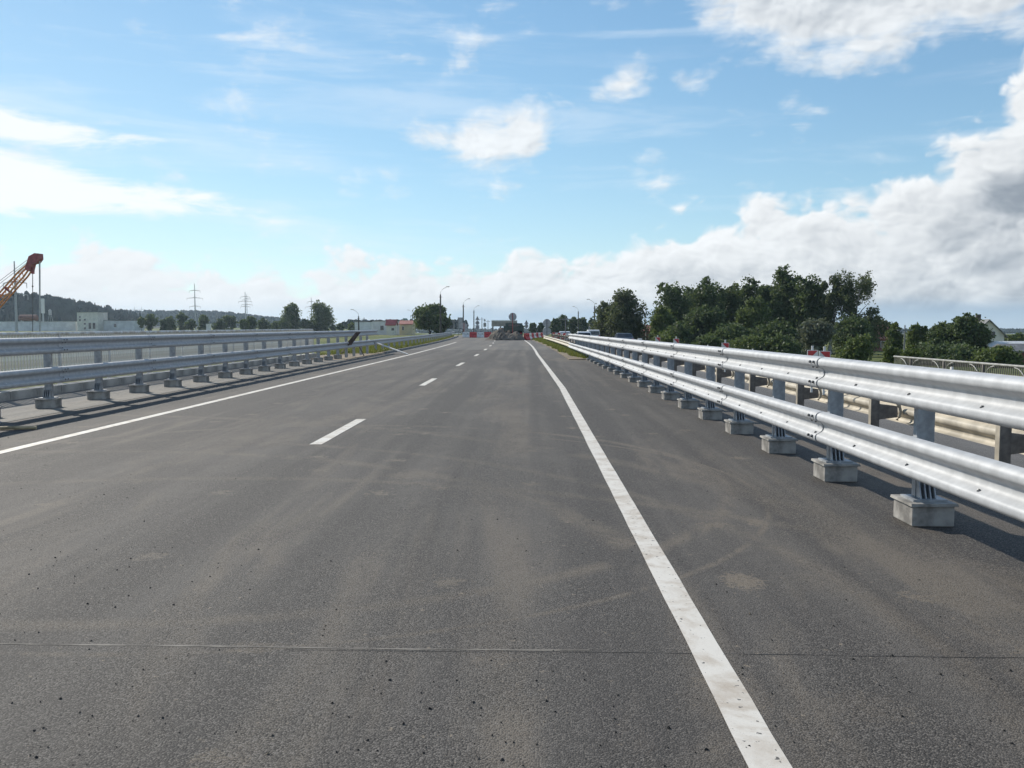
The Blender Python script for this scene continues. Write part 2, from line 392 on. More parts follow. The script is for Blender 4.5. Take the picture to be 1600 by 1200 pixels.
def strip(name, fl, fr, zf, ys, m, jit=0.0, cols=1):
    vs, fs = [], []
    for y in ys:
        a = fl(y) + random.uniform(-jit, jit); b = fr(y) + random.uniform(-jit, jit)
        for k in range(cols + 1):
            x = a + (b - a) * k / cols; vs.append((x, y, zf(x, y)))
    n = cols + 1
    for i in range(len(ys) - 1):
        for k in range(cols): o = i * n + k; fs.append((o, o + 1, o + n + 1, o + n))
    me = bpy.data.meshes.new(name); me.from_pydata(vs, [], fs); me.materials.append(m); me.update(); return me
def slab(name, fl, fr, ztop, zbot, ys, m):
    vs, fs = [], []
    for y in ys:
        a, b = fl(y), fr(y); t0, t1 = ztop(a, y), ztop(b, y); b0 = zbot(y)
        vs += [(a, y, b0), (a, y, t0), (b, y, t1), (b, y, b0)]
    for i in range(len(ys) - 1):
        o = i * 4
        for k in range(4): fs.append((o + k, o + (k + 1) % 4, o + 4 + (k + 1) % 4, o + 4 + k))
    fs += [(3, 2, 1, 0), tuple(len(vs) - 4 + k for k in range(4))]
    mb = MB(); mb.add(vs, fs); return mb.mesh(name, m)
def fr_(a, b, st): return list(np.arange(a, b + 1e-6, st))
flat = lambda z: (lambda x, y: z)
YB = 40.3                                  # far end of the bridge
LEFT_E = lambda y: -8.62 + cx(y)
# the carriageway: new asphalt up to about 58 m, old dusty asphalt beyond
def right_edge(y): return 4.95 if y < YB else 4.95 - (4.95 - 1.9) * min(1, (y - YB) / 0.6) + cx(y) - max(0, y - 42) * .009
struct('road', slab('road', LEFT_E, right_edge, flat(0), lambda y: -.3, fr_(-12, 40, 4) + [YB, 40.95] + fr_(42, 58, 2), M_ROAD))
struct('old_road', slab('old_road', LEFT_E, lambda y: right_edge(y), flat(-.002), lambda y: -.3, fr_(58, 160, 3), M_OLD))
struct('deck_strip', slab('deck_strip', lambda y: -11.04, lambda y: -8.62, flat(.006), lambda y: -.32, fr_(-12, 40, 4) + [YB], M_STRIP))
# bridge deck edge under kerb
struct('bridge_deck', MB().box(-11.85, 4.93, -12, YB - .05, -1.1, -.33).mesh('bridge_deck', M_CONC))
# opposite carriageway, a little lower
def zo(x, y): return -.20 - .030 * (x - cx(y) - 5.3) - .0022 * min(y, 104) - .006 * max(0, min(y, 130) - 104)
struct('opposite_road', slab('opposite_road', lambda y: 5.24 + cx(y), lambda y: 12.9 + cx(y), zo, lambda y: -1.3, fr_(-12, 160, 4), M_OPP))
struct('opposite_bridge_deck', MB().box(4.98, 15.0, -12, YB - .05, -2.4, -1.31).mesh('opposite_bridge_deck', M_CONC))
def zside(x, y): return -.53 - .0015 * min(y, 110)
struct('footway', slab('footway', lambda y: 12.93, lambda y: 14.95, zside, lambda y: -1.3, fr_(-12, 40, 4), M_CONCD))
struct('median_kerb', slab('median_kerb', lambda y: 4.97, lambda y: 5.22, flat(.012), lambda y: -1.25, fr_(-12, 40, 4), M_CONCD))
# sandy shoulder and grass verges past the bridge
def zv(x, y): return .03 + .05 * math.sin(x * 2.1 + y * .6) * .4
struct('verge', slab('verge', lambda y: right_edge(y) + .02, lambda y: 5.2 + cx(y), lambda x, y: .035, lambda y: -.5, [41.0] + fr_(42, 150, 3), M_SAND))
struct('sandy_bank', slab('sandy_bank', lambda y: -12.6 + cx(y), lambda y: -8.66 + cx(y), lambda x, y: .02 if x > -11 + cx(y) else -.12, lambda y: -.6, [YB + .05] + fr_(42, 150, 4), M_SAND))

def paint(name, xc, w, y0, y1, z=.004, step=.25, jit=.0028):
    ys = []; y = y0
    while y < y1: ys.append(y); y += step * (1 + y / 12)
    ys.append(y1)
    return struct(name, strip(name, lambda y: xc(y) - w / 2, lambda y: xc(y) + w / 2, flat(z), ys, M_PAINT, jit))
paint('edge_line', lambda y: .868 + cx(y) + - .0135 * (min(max(y, 22), 48) - 22), .155, 1.2, 97)
paint('edge_line', lambda y: -6.63 + cx(y), .165, 6, 86)
for k in range(8):
    y0 = 11.35 + 11.45 * k
    paint('lane_dash', lambda y: -2.852 + cx(y), .165, y0, y0 + 3.15, step=.2)
# joints across the road
M_JOINT = mat('joint_dust', (.21, .19, .163), .9, 0, .22, 5)
M_CRACK = mat('joint_gap', (.025, .025, .025), .9, 0, .2, 9)
def joint(y, x0, x1, w, m, z, slope=0.0):
    vs, fs = [], []; n = int((x1 - x0) / .12)
    for i in range(n + 1):
        x = x0 + (x1 - x0) * i / n; yy = y + slope * x + .006 * math.sin(x * 2.3) + random.uniform(-.004, .004); ww = w * random.uniform(.55, 1.15)
        vs += [(x, yy - ww / 2, z), (x, yy + ww / 2, z)]
    for i in range(n): fs.append((2 * i, 2 * i + 2, 2 * i + 3, 2 * i + 1))
    mb = MB(); mb.add(vs, fs); return struct('expansion_joint', mb.mesh('expansion_joint', m, recalc=False))
M_JOINTD = mat('joint_tar', (.055, .052, .05), .9, 0, .3, 5)
joint(4.10, -8.6, .3, .018, M_JOINT, .0014, -.010)
joint(4.075, -1.2, 4.9, .006, M_JOINTD, .0018, -.010)
joint(YB + .2, .96, 2.6, .28, M_SAND, .006)
joint(YB + 8, -8.5, -6.9, .35, M_SAND, .006)

# loose chips and crumbs of asphalt on the near surface
def crumbs(name, n, m, smin, smax, label, cat, region):
    vs, fs = [], []
    for i in range(n):
        while True:
            y = 2.4 + random.random() ** 1.8 * 16; x = random.uniform(-.62 * y - .2, min(.60 * y + .2, 3.0))
            if math.sin(x * 1.7 + 1.1 * y) + math.sin(.9 * x - 1.9 * y + 2) > random.uniform(-1.8, 1.6): break
        r = random.uniform(smin, smax) * random.choice((.6, .8, 1, 1, 1.5)); a = random.random() * 6.3; o = len(vs)
        ring = [(x + r * random.uniform(.6, 1.2) * math.cos(a + k * 1.2566), y + r * random.uniform(.6, 1.2) * math.sin(a + k * 1.2566), .002) for k in range(5)]
        vs += ring + [(x + random.uniform(-.3, .3) * r, y + random.uniform(-.3, .3) * r, .002 + r * random.uniform(.5, 1.0))]
        fs += [(o + k, o + (k + 1) % 5, o + 5) for k in range(5)]
    mb = MB(); mb.add(vs, fs); return tag(put(name, mb.mesh(name, m)), label, cat, kind='stuff')
M_CRUMB = mat('asphalt_crumb', (.022, .021, .02), .9, 0, .3, 30)
crumbs('asphalt_crumbs', 1500, M_CRUMB, .0022, .0068, 'dark loose asphalt crumbs strewn over the near road', 'crumbs', 0)
crumbs('pale_chips', 160, M_SAND, .002, .0055, 'pale stone chips strewn over the near road', 'gravel', 0)

# ------------------------------------------------------------------ guardrails
def round_poly(pts, r=.022, n=4):
    out = [pts[0]]
    for i in range(1, len(pts) - 1):
        p, a, b = Vector(pts[i]), Vector(pts[i - 1]), Vector(pts[i + 1])
        d1 = (a - p); d2 = (b - p); t = min(r, d1.length * .45, d2.length * .45)
        q0 = p + d1.normalized() * t; q1 = p + d2.normalized() * t
        for k in range(n + 1):
            u = k / n; q = q0 * (1 - u) ** 2 + p * 2 * u * (1 - u) + q1 * u * u; out.append((q.x, q.y))
    return out + [pts[-1]]
PROF = round_poly([(.018, .156), (.062, .142), (.083, .118), (.083, .074), (.008, .030), (.008, -.030), (.083, -.074), (.083, -.118), (.062, -.142), (.018, -.156)], .03, 4)
def beam_mesh(name, L, m, over=.12, flip=False):
    t = .006; prof = PROF + [(d - t, z) for d, z in reversed(PROF)]
    n = len(prof); vs, fs = [], []
    sh = (.0, .0, .007, .010) if flip else (.010, .007, .0, .0)
    for y, s in zip((-over, over, L - over, L + over), sh): vs += [(d + s, y, z * (1 + s * .6)) for d, z in prof]
    for j in range(3): fs += [(j * n + i, j * n + (i + 1) % n, (j + 1) * n + (i + 1) % n, (j + 1) * n + i) for i in range(n)]
    h = n // 2
    for o in (0, 3 * n):
        for i in range(h - 1): fs.append((o + i, o + i + 1, o + n - 2 - i, o + n - 1 - i))
    mb = MB(); mb.add(vs, fs); return mb.mesh(name, m, 40)
def bolt_mesh(): return MB().tube([(-.004, 0, 0), (.008, 0, 0), (.013, 0, 0)], [.015, .015, .007], 6).mesh('bolt', M_BOLT)
BOLT = bolt_mesh(); BOLT_L = bolt_mesh(); BOLT_L.materials[0] = mat('lit_bolt', (.75, .75, .74), .35, .2, .1, 20)  # whitish copy of the bolt steel: sunlit bolt heads painted into the colour
LB = 3.9
BEAM = beam_mesh('w_beam', LB, M_GALV)
BEAM_C = beam_mesh('w_beam_cream', LB, M_CREAM)
BEAM_F = beam_mesh('w_beam_flip', LB, M_GALV, flip=True)
def channel_mesh(name, m, h, w=.14, d=.065, t=.008):
    # web across the rail line, flanges turned away from the viewer side
    poly = [(0, 0), (w, 0), (w, d), (w - t, d), (w - t, t), (t, t), (t, d), (0, d)]
    return MB().prism(poly, 'z', 0, h).mesh(name, m)
PLATE = MB().box(-.135, .135, -.12, .12, 0, .018).mesh('base_plate', M_GALVD)
RIB = MB().prism([(-.085, 0), (0, 0), (0, .15), (-.03, .15)], 'x', -.005, .005).mesh('gusset', M_GALVD)
def block_mesh():
    bm = bmesh.new(); bmesh.ops.create_cube(bm, size=1)
    for v in bm.verts: v.co = Vector((v.co.x * .33, v.co.y * .36, v.co.z * .165 + .0825))
    bmesh.ops.bevel(bm, geom=bm.edges[:], offset=.008, segments=1, affect='EDGES')
    me = bpy.data.meshes.new('concrete_block'); bm.to_mesh(me); bm.free(); me.materials.append(M_CONC); return me
BLOCK = block_mesh()
CAPM = MB().box(-.185, .185, -.20, .20, 0, .022, .004).mesh('grout_cap', M_CONC)
SPACER = MB().box(0, .26, -.045, .045, -.09, .09).mesh('spacer', M_GALVD)

def guardrail(root, side, xf, y0, y1, zb, tiers, post_y, block_until, top, beam=BEAM, postm=M_GALVD, y_bolts=30, shadow_lift=0.0, zbase=None, step=LB, spacer=True):
    """side=-1: rail on the right of the road facing -X; side=+1: on the left facing +X. xf(y): front of the rail"""
    bx, by, bz = root.location
    zbase = zbase or (lambda y: 0.0)
    for zc in tiers:
        y = y0
        while y < y1 - .5:
            L = min(step, y1 - y); xa, xb = xf(y) - side * .083, xf(y + L) - side * .083
            ang = math.atan2(xb - xa, L); sc = (1, L / LB, 1)
            za = zbase(y) + zc; zb_ = zbase(y + L) + zc
            if side > 0: o = put('w_beam', beam, root, (xa - bx, y - by, za - bz), (math.atan2(zb_ - za, L), 0, -ang), sc)
            else: o = put('w_beam', BEAM_F if beam is BEAM else beam, root, (xb - bx, y + L - by, zb_ - bz), (-math.atan2(zb_ - za, L), 0, math.pi - ang), sc)
            if y < y_bolts and beam is BEAM:
                so_ = LB if side < 0 else 0.0; sg_ = -1 if side < 0 else 1
                for (bd, bzz, byy) in ((.088, .105, -.05), (.088, .105, .05), (.05, .055, -.05), (.05, -.055, -.05), (.05, .055, .06), (.088, -.09, -.05), (.088, -.09, .05)):
                    put('bolt', BOLT, o, (bd + .010, so_ + sg_ * byy, bzz))
                bl = BOLT if side < 0 else BOLT_L
                for q in (.26, .52, .78): put('bolt', bl, o, (.055, LB * q, -.058))
            y += step
    for py in post_y:
        x0 = xf(py) - side * .32                       # road-side face of the post
        blk = py < block_until; zg = zbase(py)
        zbot = zg + (.205 if blk else -.15); h = zg + top - zbot
        key = ('post', round(h, 2), postm.name)
        if key not in MATS: MATS[key] = channel_mesh('post', postm, h)
        px = x0 if side < 0 else x0 - .14
        p = put('post', MATS[key], root, (px - bx, py - by, zbot - bz))
        if blk:
            c = put('concrete_block', BLOCK, root, (px + .07 - bx, py - by, zg - bz))
            put('grout_cap', CAPM, c, (0, 0, .165))
            pl = put('base_plate', PLATE, p, (.07, .0, -.018))
            if py < 34:
                for gx in (.012, .052, .09, .128): put('gusset', RIB, p, (gx, -.001, 0))
        if spacer:
            for zc in tiers:
                if zc + .1 > top + .2: continue
                put('spacer', SPACER, p, (-.24 if side < 0 else .12, .03, zg + zc - zbot))

RX = lambda y: 2.79 - .0097 * (y - 8.46)
g = thing('guardrail', 'bright galvanised double-beam guardrail on concrete blocks beside the lit white edge line', 'guardrail', (3.1, .66, 0))
guardrail(g, -1, RX, 8.46 - 2 * LB, 8.46 + 11 * LB, 0, (.60, 1.13), [6.92 + 1.95 * k for k in range(-2, 23)], 41, 1.20, zbase=lambda y: -.0033 * max(0, y - 10))
g = thing('guardrail', 'shaded galvanised double-beam guardrail on concrete blocks in front of the barred parapet', 'guardrail', (-9.3, 8, 0))
LX = lambda y: -8.95 + cx(y)
guardrail(g, 1, LX, 8.6, 51, 0, (.655, 1.22), [10.6 + 1.95 * k for k in range(21)], 42.5, 1.28, y_bolts=36)
g = thing('guardrail', 'long single-beam guardrail on light posts running on along the grassy bank', 'guardrail', (-9.3, 51.2, 0))
guardrail(g, 1, LX, 51.2, 136, 0, (.66,), [52.5 + 2.6 * k for k in range(32)], 0, .76)
g = thing('guardrail', 'old pale single-beam guardrail at the grass verge towards the striped barriers', 'guardrail', (2.6, 52, 0))
guardrail(g, -1, lambda y: RX(y) + .1 + cx(y) * .8, 51.8, 89, 0, (.47,), [53 + 2.6 * k for k in range(14)], 0, .55, beam=BEAM_C, postm=M_OLDPOST)

# median guardrail of the opposite carriageway, seen from behind: posts, bracket arms, cream beam
BRK = MB().prism([(0, -.10), (.24, -.07), (.24, .07), (0, .10)], 'y', 0, .012).prism([(0, .10), (.24, .07), (.24, .078), (0, .108)], 'y', 0, .07).mesh('bracket', M_OLDPOST)
BENT = MB().tube([(0, .04, .11), (.03, .04, .07), (.045, .04, 0), (.03, .04, -.07), (0, .04, -.11)], .022, 8).mesh('bent_plate', M_CREAM, 50)
g = thing('guardrail', 'weathered cream guardrail on brown posts facing the opposite carriageway across the median', 'guardrail', (4.7, 0, 0))
MX = lambda y: 5.08 + cx(y)
guardrail(g, 1, MX, .2, 118, 0, (.44,), [], 0, 0, beam=BEAM_C)
MPOST = MB().prism([(0, 0), (.11, 0), (.11, .07), (.102, .07), (.102, .008), (.008, .008), (.008, .07), (0, .07)], 'z', 0, .80).mesh('post', M_OLDPOST)
# pale sheet over each brown post's road side: its sunlit face put into colour
LIT_FACE = MB().box(-.006, -.001, -.002, .075, .0, .78).mesh('lit_face', M_CREAM)
for k in range(36):
    y = 8.35 + 3.13 * (k - 2); x = 4.57 + cx(y)
    p = put('post', MPOST, g, (x - 4.7, y, -.16)); put('lit_face', LIT_FACE, p); put('bracket', BRK, p, (.11, .0, .60))
    if y < 40: put('bent_plate', BENT, p, (.36, 0, .60))
# rail on the far side of the opposite carriageway
g = thing('guardrail', 'low cream guardrail along the far edge of the opposite carriageway', 'guardrail', (12.6, 0, -.5))
guardrail(g, -1, lambda y: 12.5 + cx(y), 6, 130, 0, (.60,), [7 + 3 * k for k in range(40)], 0, .74, beam=BEAM_C, postm=M_OLDPOST, zbase=lambda y: zo(12.5, y) + .02, spacer=False)
STUB = MB().box(-.03, .03, -.05, .05, 0, .09).mesh('reflector_stub', M_WHITE)
for k, y in enumerate((13.5, 18.6, 25.5, 36, 48, 60)): put('reflector_stub', STUB, g, (12.47 - 12.6, y, zo(12.5, y) + .02 + .75 + .5))
# red and white reflector plates on the median posts
def reflector(px, Y, flip, label):
    x = XX(px, Y); t = thing('reflector_plate', label, 'reflector', (x, Y, .60), 0, None)
    put('plate', MB().box(-.088, .088, 0, .012, .42, .595).mesh('plate', M_WHITE), t)
    tri = [(-.078, .43), (.078, .585), (-.078, .585)] if flip else [(.078, .43), (.078, .585), (-.078, .585)]
    put('red_triangle', MB().prism(tri, 'y', -.004, -.001).mesh('red_triangle', M_RED), t)
    put('stem', MB().box(-.016, .016, .014, .032, -.1, .665).mesh('stem', M_WHITE), t)
reflector(1271, 14.1, True, 'red and white reflector plate beside its twin above the guardrail seam, red upper left')
reflector(1290, 13.6, False, 'red and white reflector plate beside its twin above the guardrail seam, red upper right')
reflector(1134, 20.4, False, 'single red and white reflector plate next along from the paired plates')
reflector(1057, 27.2, False, 'small red reflector plate standing behind the guardrail before the dark trees')
reflector(1028, 31.0, False, 'smallest red reflector plate, next to the dark car')

# ------------------------------------------------------------------ parapets and kerbs
struct('parapet_ledge', MB().box(-11.84, -11.395, -12, 46, -.9, .13).mesh('parapet_ledge', M_CONCD))
kerb = thing('kerb', 'pale concrete kerb stones under the barred parapet', 'kerb', (-11.2, 0, 0))
KST = MB().box(-.19, .17, 0, .985, -.05, .195, .006).mesh('kerb_stone', M_CONCD)
for k in range(52): put('kerb_stone', KST, kerb, (0, -11 + k * 1.0, random.uniform(-.004, .004)), (0, 0, random.uniform(-.003, .003)))
def parapet(name, label, x, y0, y1, z, h, pitch, mrail, mbar, bar, postm, brace=False, post_every=2.5, slope=0.0, thin=None):
    t = thing(name, label, 'parapet', (x, y0, z)); L = y1 - y0
    sh = lambda y: slope * y
    put('top_rail', MB().tube([(0, 0, h - .03), (0, L, h - .03 + sh(L))], .04, 10).mesh('top_rail', mrail, 40), t)
    put('bottom_rail', MB().add([], []).prism([(-.025, .10), (.025, .10), (.025, .15), (-.025, .15)], 'y', 0, L).mesh('bottom_rail', mrail), t, (0, 0, 0), (math.atan(slope), 0, 0))
    tb = thin or bar; bm_ = MB().box(-bar / 2, bar / 2, -tb / 2, tb / 2, .14, h - .05).mesh('baluster', mbar)
    n = min(298, int(L / pitch))
    for i in range(n): put('baluster', bm_, t, (0, (i + .5) * L / n, sh((i + .5) * L / n)))
    pm = MB().box(-.04, .04, -.04, .04, -.05, h - .04).mesh('post', postm)
    y = 0.0
    while y <= L: put('post', pm, t, (0, y, sh(y))); y += post_every
    if brace:
        arc = [(-.06, -.75 + .72 * math.sin(a), .12 + (h - .2) * math.cos(a)) for a in [R(9 * k) for k in range(11)]]
        am = MB().tube(arc, .018, 6).mesh('brace', mrail, 50)
        ar2 = MB().tube([(p[0], -p[1], p[2]) for p in arc], .018, 6).mesh('brace', mrail, 50)
        y = post_every
        while y <= L: put('brace', am, t, (0, y, sh(y))); put('brace', ar2, t, (0, y, sh(y))); y += post_every
    return t
parapet('bridge_parapet', 'grey barred steel parapet on the kerb behind the shaded guardrail', -11.62, 11.0, 46, .14, 1.30, .12, M_PARA, M_PARA, .05, M_PARA, thin=.022)
parapet('bridge_parapet', 'brown barred parapet with a pale handrail and curved braces on the footway', 14.5, 12, 34.3, zside(0, 12), 1.0, .115, M_PARAR, M_PARBAR, .024, M_PARBAR, True, 2.6, -.0015)
t = thing('concrete_pier', 'squat pale concrete end pier beside the barred parapet on the footway', 'pier', (14.6, 36.1, -.75))
put('shaft', MB().box(-.32, .32, -.5, .5, -.3, .74, .01).mesh('shaft', M_CREAM), t); put('coping', MB().box(-.38, .38, -.56, .56, .741, .82, .02).mesh('coping', M_CREAM), t)
# stick lying by the shaded guardrail
s0, s1 = at(-20, 671, 1), at(57, 668, 1)
def gnd(px, py, z=0.0):
    d = ray(px, py); k = (z - H) / d.z; return Vector((0, 0, H)) + d * k
a, b = gnd(-25, 670, .03), gnd(57, 668.3, .03)
tag(put('wooden_stake', MB().tube([a, a.lerp(b, .5) + Vector((0, .02, .004)), b], [.026, .03, .027], 7).mesh('wooden_stake', M_WOOD, 40)), 'pale wooden stake lying on the shoulder by the shaded guardrail', 'stake')
# things leaning on the rail at the bridge end
yb = 42.6
p0 = at(545, 539, yb); p1 = at(563, 519, yb)
t = thing('fallen_sign', 'dark brown sign board tipped against the guardrail at the bridge end', 'sign', (p0.x, yb, 0))
bd = MB(); w = .62
va = [p0 - Vector((.18, 0, 0)), p0 + Vector((.12, 0, 0)), p1 + Vector((.02, 0, 0)), p1 - Vector((.22, 0, 0))]
off = Vector((0, .25, 0)); loc = Vector((p0.x, yb, 0))
bd.add([v - loc for v in va] + [v - loc + Vector((0, .04, 0)) for v in va], [(0, 1, 2, 3), (7, 6, 5, 4), (0, 4, 5, 1), (1, 5, 6, 2), (2, 6, 7, 3), (3, 7, 4, 0)])
put('board', bd.mesh('board', M_DARK), t)
q0, q1 = at(557, 534, yb - .6), at(569, 556, yb - .6)
q1 = gnd(569, 556.5); q0 = at(557, 533, q1.y + .4)
put('leg', MB().tube([q0 - loc, q1 - loc], .028, 6).mesh('leg', M_DARK, 40), t)
put('leg', MB().tube([p0 - loc, gnd(533, 551.5) - loc], .028, 6).mesh('leg', M_DARK, 40), t)
e = gnd(637, 553.5, .03); s_ = at(573, 530.5, e.y + 3.0)
tag(put('fallen_pole', MB().tube([s_, e], [.045, .045], 8).mesh('fallen_pole', M_WHITE, 40)), 'thin white pole leaning over the guardrail with its foot on the shoulder', 'pole')

# ------------------------------------------------------------------ grass stuff
def grass(name, n, fx, y0, y1, zf, hmin, hmax, label):
    vs = np.zeros((n * 3, 3)); u = np.random.rand(n); y = y0 + (y1 - y0) * u
    lo = np.array([fx(t)[0] for t in y]); hi = np.array([fx(t)[1] for t in y]); x = lo + (hi - lo) * np.random.rand(n)
    keep = (np.sin(x * 3.1 + y * .7) + np.sin(y * 1.9 - x) + np.random.rand(n) * 2.4) > -.1
    z = np.array([zf(a, b) for a, b in zip(x, y)]) - .02
    h = np.random.uniform(hmin, hmax, n) * np.where(keep, 1, .25); a = np.random.rand(n) * 6.28; w = np.random.uniform(.012, .035, n)
    vs[0::3] = np.stack([x - np.cos(a) * w, y - np.sin(a) * w, z], 1); vs[1::3] = np.stack([x + np.cos(a) * w, y + np.sin(a) * w, z], 1)
    vs[2::3] = np.stack([x + np.random.normal(0, .3, n) * h, y + np.random.normal(0, .3, n) * h, z + h], 1)
    me = bpy.data.meshes.new(name); me.from_pydata(vs.tolist(), [], np.arange(n * 3).reshape(n, 3).tolist()); me.materials.append(L_GRASS); me.update()
    return tag(put(name, me), label, 'grass', kind='stuff')
grass('verge_grass', 26000, lambda y: (right_edge(y) + .12 + .12 * math.sin(y * .8) + .22 * random.random() + max(0, .5 - (y - 41) * .05), 3.4 + cx(y)), 41.4, 118, lambda x, y: .035, .08, .24, 'rough green grass growing on the verge below the old pale guardrail')
grass('bank_grass', 26000, lambda y: (-12.5 + cx(y), -9.0 + cx(y)), 50, 135, lambda x, y: .02 if x > -11 + cx(y) else -.12, .10, .34, 'sunlit yellow-green grass growing under the long single-beam guardrail')
# long dark kerb past the bridge
t = slab('road_edge_kerb', lambda y: LEFT_E(y) + .02, lambda y: LEFT_E(y) + .18, flat(.07), lambda y: -.2, fr_(51, 136, 3), M_CONC)
tag(put('roadside_kerb', t), 'low dark kerb along the foot of the grassy bank', 'kerb')

# ------------------------------------------------------------------ barriers, heap, truck, signs
def barrier_mesh(name, m):
    poly = [(-.25, 0), (.25, 0), (.25, .18), (.12, .34), (.09, .78), (-.09, .78), (-.12, .34), (-.25, .18)]
    bm = bmesh.new(); mb = MB().prism(poly, 'x', -.5, .5)
    me = mb.mesh(name, m); bm.from_mesh(me); bmesh.ops.bevel(bm, geom=bm.edges[:], offset=.025, segments=1, affect='EDGES'); bm.to_mesh(me); bm.free(); return me
B_R, B_W = barrier_mesh('water_barrier', M_RED), barrier_mesh('water_barrier', M_WHITEP)
HOLE = MB().tube([(0, -.14, .52), (0, .14, .52)], .06, 8).mesh('lug', M_STEELD)
CAPB = MB().tube([(0, 0, .78), (0, 0, .83)], .06, 8).mesh('filler_cap', M_STEELD)
def barrier(x, y, rz, red, label, group=None, s=1.0):
    o = put('water_barrier', B_R if red else B_W, None, (x, y, -.002), (0, 0, rz), (s, s, s)); tag(o, label, 'barrier', group)
    put('lug', HOLE, o, (-.25, 0, 0)); put('lug', HOLE, o, (.25, 0, 0)); put('filler_cap', CAPB, o); return o
for k in range(4):
    px = 728 + 11.4 * k; x = XX(px, 122)
    barrier(x, 122, 0, k % 2 == 1, ['white plastic barrier at the end of the long guardrail', 'red plastic barrier between two white ones left of the heap',
            'white plastic barrier between two red ones near the earth heap', 'red plastic barrier half hidden behind the earth heap'][k], 'barriers closing the road')
ORD = ['first', 'second', 'third', 'fourth', 'fifth', 'sixth', 'seventh', 'eighth', 'ninth', 'tenth', 'eleventh', 'twelfth', 'thirteenth', 'fourteenth']
for k in range(8):
    y = 100 + k * .95; x = XX(823 + k * 3.6, y + k * 1.2)
    barrier(x, y + k * 1.2, R(62), k % 2 == 0, ORD[k // 2] + (' red' if k % 2 == 0 else ' white') + ' plastic barrier of the slanting row counted from the earth heap', 'barriers beside the verge')
for k in range(6):
    px = 866 + k * 4.2; Y = 118 - k * 3.0
    o = barrier(XX(px, Y), Y, R(70), k % 2 == 0, ORD[k // 2] + (' red' if k % 2 == 0 else ' white') + ' barrier beyond the old pale guardrail counted from the stacked signs', 'barriers on the median')
    o.location.z = -.05
# earth heap
def heap(name, px0, px1, Y, hgt, depth, label, seed, peak=.5, m=M_SOIL):
    rnd = random.Random(seed); x0, x1 = XX(px0, Y), XX(px1, Y); nx, ny = 34, 18; vs, fs = [], []
    cxm = (x0 + x1) / 2
    ph = [rnd.uniform(0, 6) for _ in range(6)]
    for j in range(ny + 1):
        for i in range(nx + 1):
            u, v = i / nx, j / ny
            e = max(0, min(1, 4.2 * u, 5.0 * (1 - u))) * max(0, min(1, 3 * v, 3 * (1 - v)))
            e = e ** .9
            z = hgt * e * (.78 + .2 * math.sin(5 * u + ph[0]) * math.cos(4 * v + ph[1]) + .14 * math.sin(13 * u + ph[2] + 3 * v)) + .07 * e * math.sin(31 * u + ph[3] + 17 * v) + rnd.uniform(-.05, .05) * min(1, e * 3) - .03
            vs.append((x0 + (x1 - x0) * u - cxm + rnd.uniform(-.04, .04), (v - .5) * depth, z))
    n = nx + 1
    for j in range(ny):
        for i in range(nx): fs.append((j * n + i, j * n + i + 1, (j + 1) * n + i + 1, (j + 1) * n + i))
    mb = MB(); mb.add(vs, fs); return tag(put(name, mb.mesh(name, m, recalc=False), None, (cxm, Y, 0)), label, 'heap')
heap('earth_heap', 757, 822, 99.5, 1.15, 4.2, 'dark heap of soil and broken asphalt dumped across the road', 3)
heap('earth_heap', 768, 803, 103.5, 1.35, 3.4, 'second brownish soil heap just behind the front heap', 9)
def wheel(parent, x, y, r, w):
    o = put('wheel', MB().tube([(x - w / 2, y, r), (x + w / 2, y, r)], r, 14).mesh('wheel', M_TYRE, 40), parent)
    put('rim', MB().tube([(x - w / 2 - .006, y, r), (x + w / 2 + .006, y, r)], r * .55, 10).mesh('rim', M_SIGNB, 40), o)
M_TGREEN = mat('truck_green', (.055, .085, .075), .5, .1, .15, 2)
def truck():
    Y = 107; x = XX(802, Y); t = thing('tipper_truck', 'dark green tipper truck standing behind the earth heap', 'truck', (x, Y, 0))
    put('tipper_body', MB().box(-1.22, 1.22, 0, 4.2, 1.0, 1.42).box(-1.22, -1.16, 0, 4.2, 1.42, 1.62).box(1.16, 1.22, 0, 4.2, 1.42, 1.62).box(-1.16, 1.16, 0, .06, 1.42, 1.62).mesh('tipper_body', M_TGREEN), t)
    put('tailgate', MB().box(-1.1, 1.1, -.05, -.005, 1.02, 1.55).mesh('tailgate', M_TGREEN), t)
    for sx in (-.75, -.25, .25, .75): put('tailgate_rib', MB().box(sx - .04, sx + .04, -.09, -.052, 1.04, 1.53).mesh('tailgate_rib', M_TGREEN), t)
    put('cab', MB().box(-1.15, 1.15, 4.6, 6.2, .8, 2.0, .06).mesh('cab', M_TGREEN), t)
    put('rear_window', MB().box(-.7, .7, 4.57, 4.63, 1.5, 1.85).mesh('rear_window', M_GLASS), t)
    put('chassis', MB().box(-.45, .45, .2, 6.0, .62, .95).mesh('chassis', M_STEELD), t)
    for y in (1.0, 2.2, 5.4):
        for s in (-1, 1): wheel(t, s * .95, y, .5, .34)
    put('bumper', MB().box(-1.1, 1.1, .05, .18, .5, .62).mesh('bumper', M_STEELD), t)
    for s in (-1, 1): put('tail_light', MB().box(s * .95 - .1, s * .95 + .1, .0, .045, .66, .78).mesh('tail_light', M_RED), t)
truck()
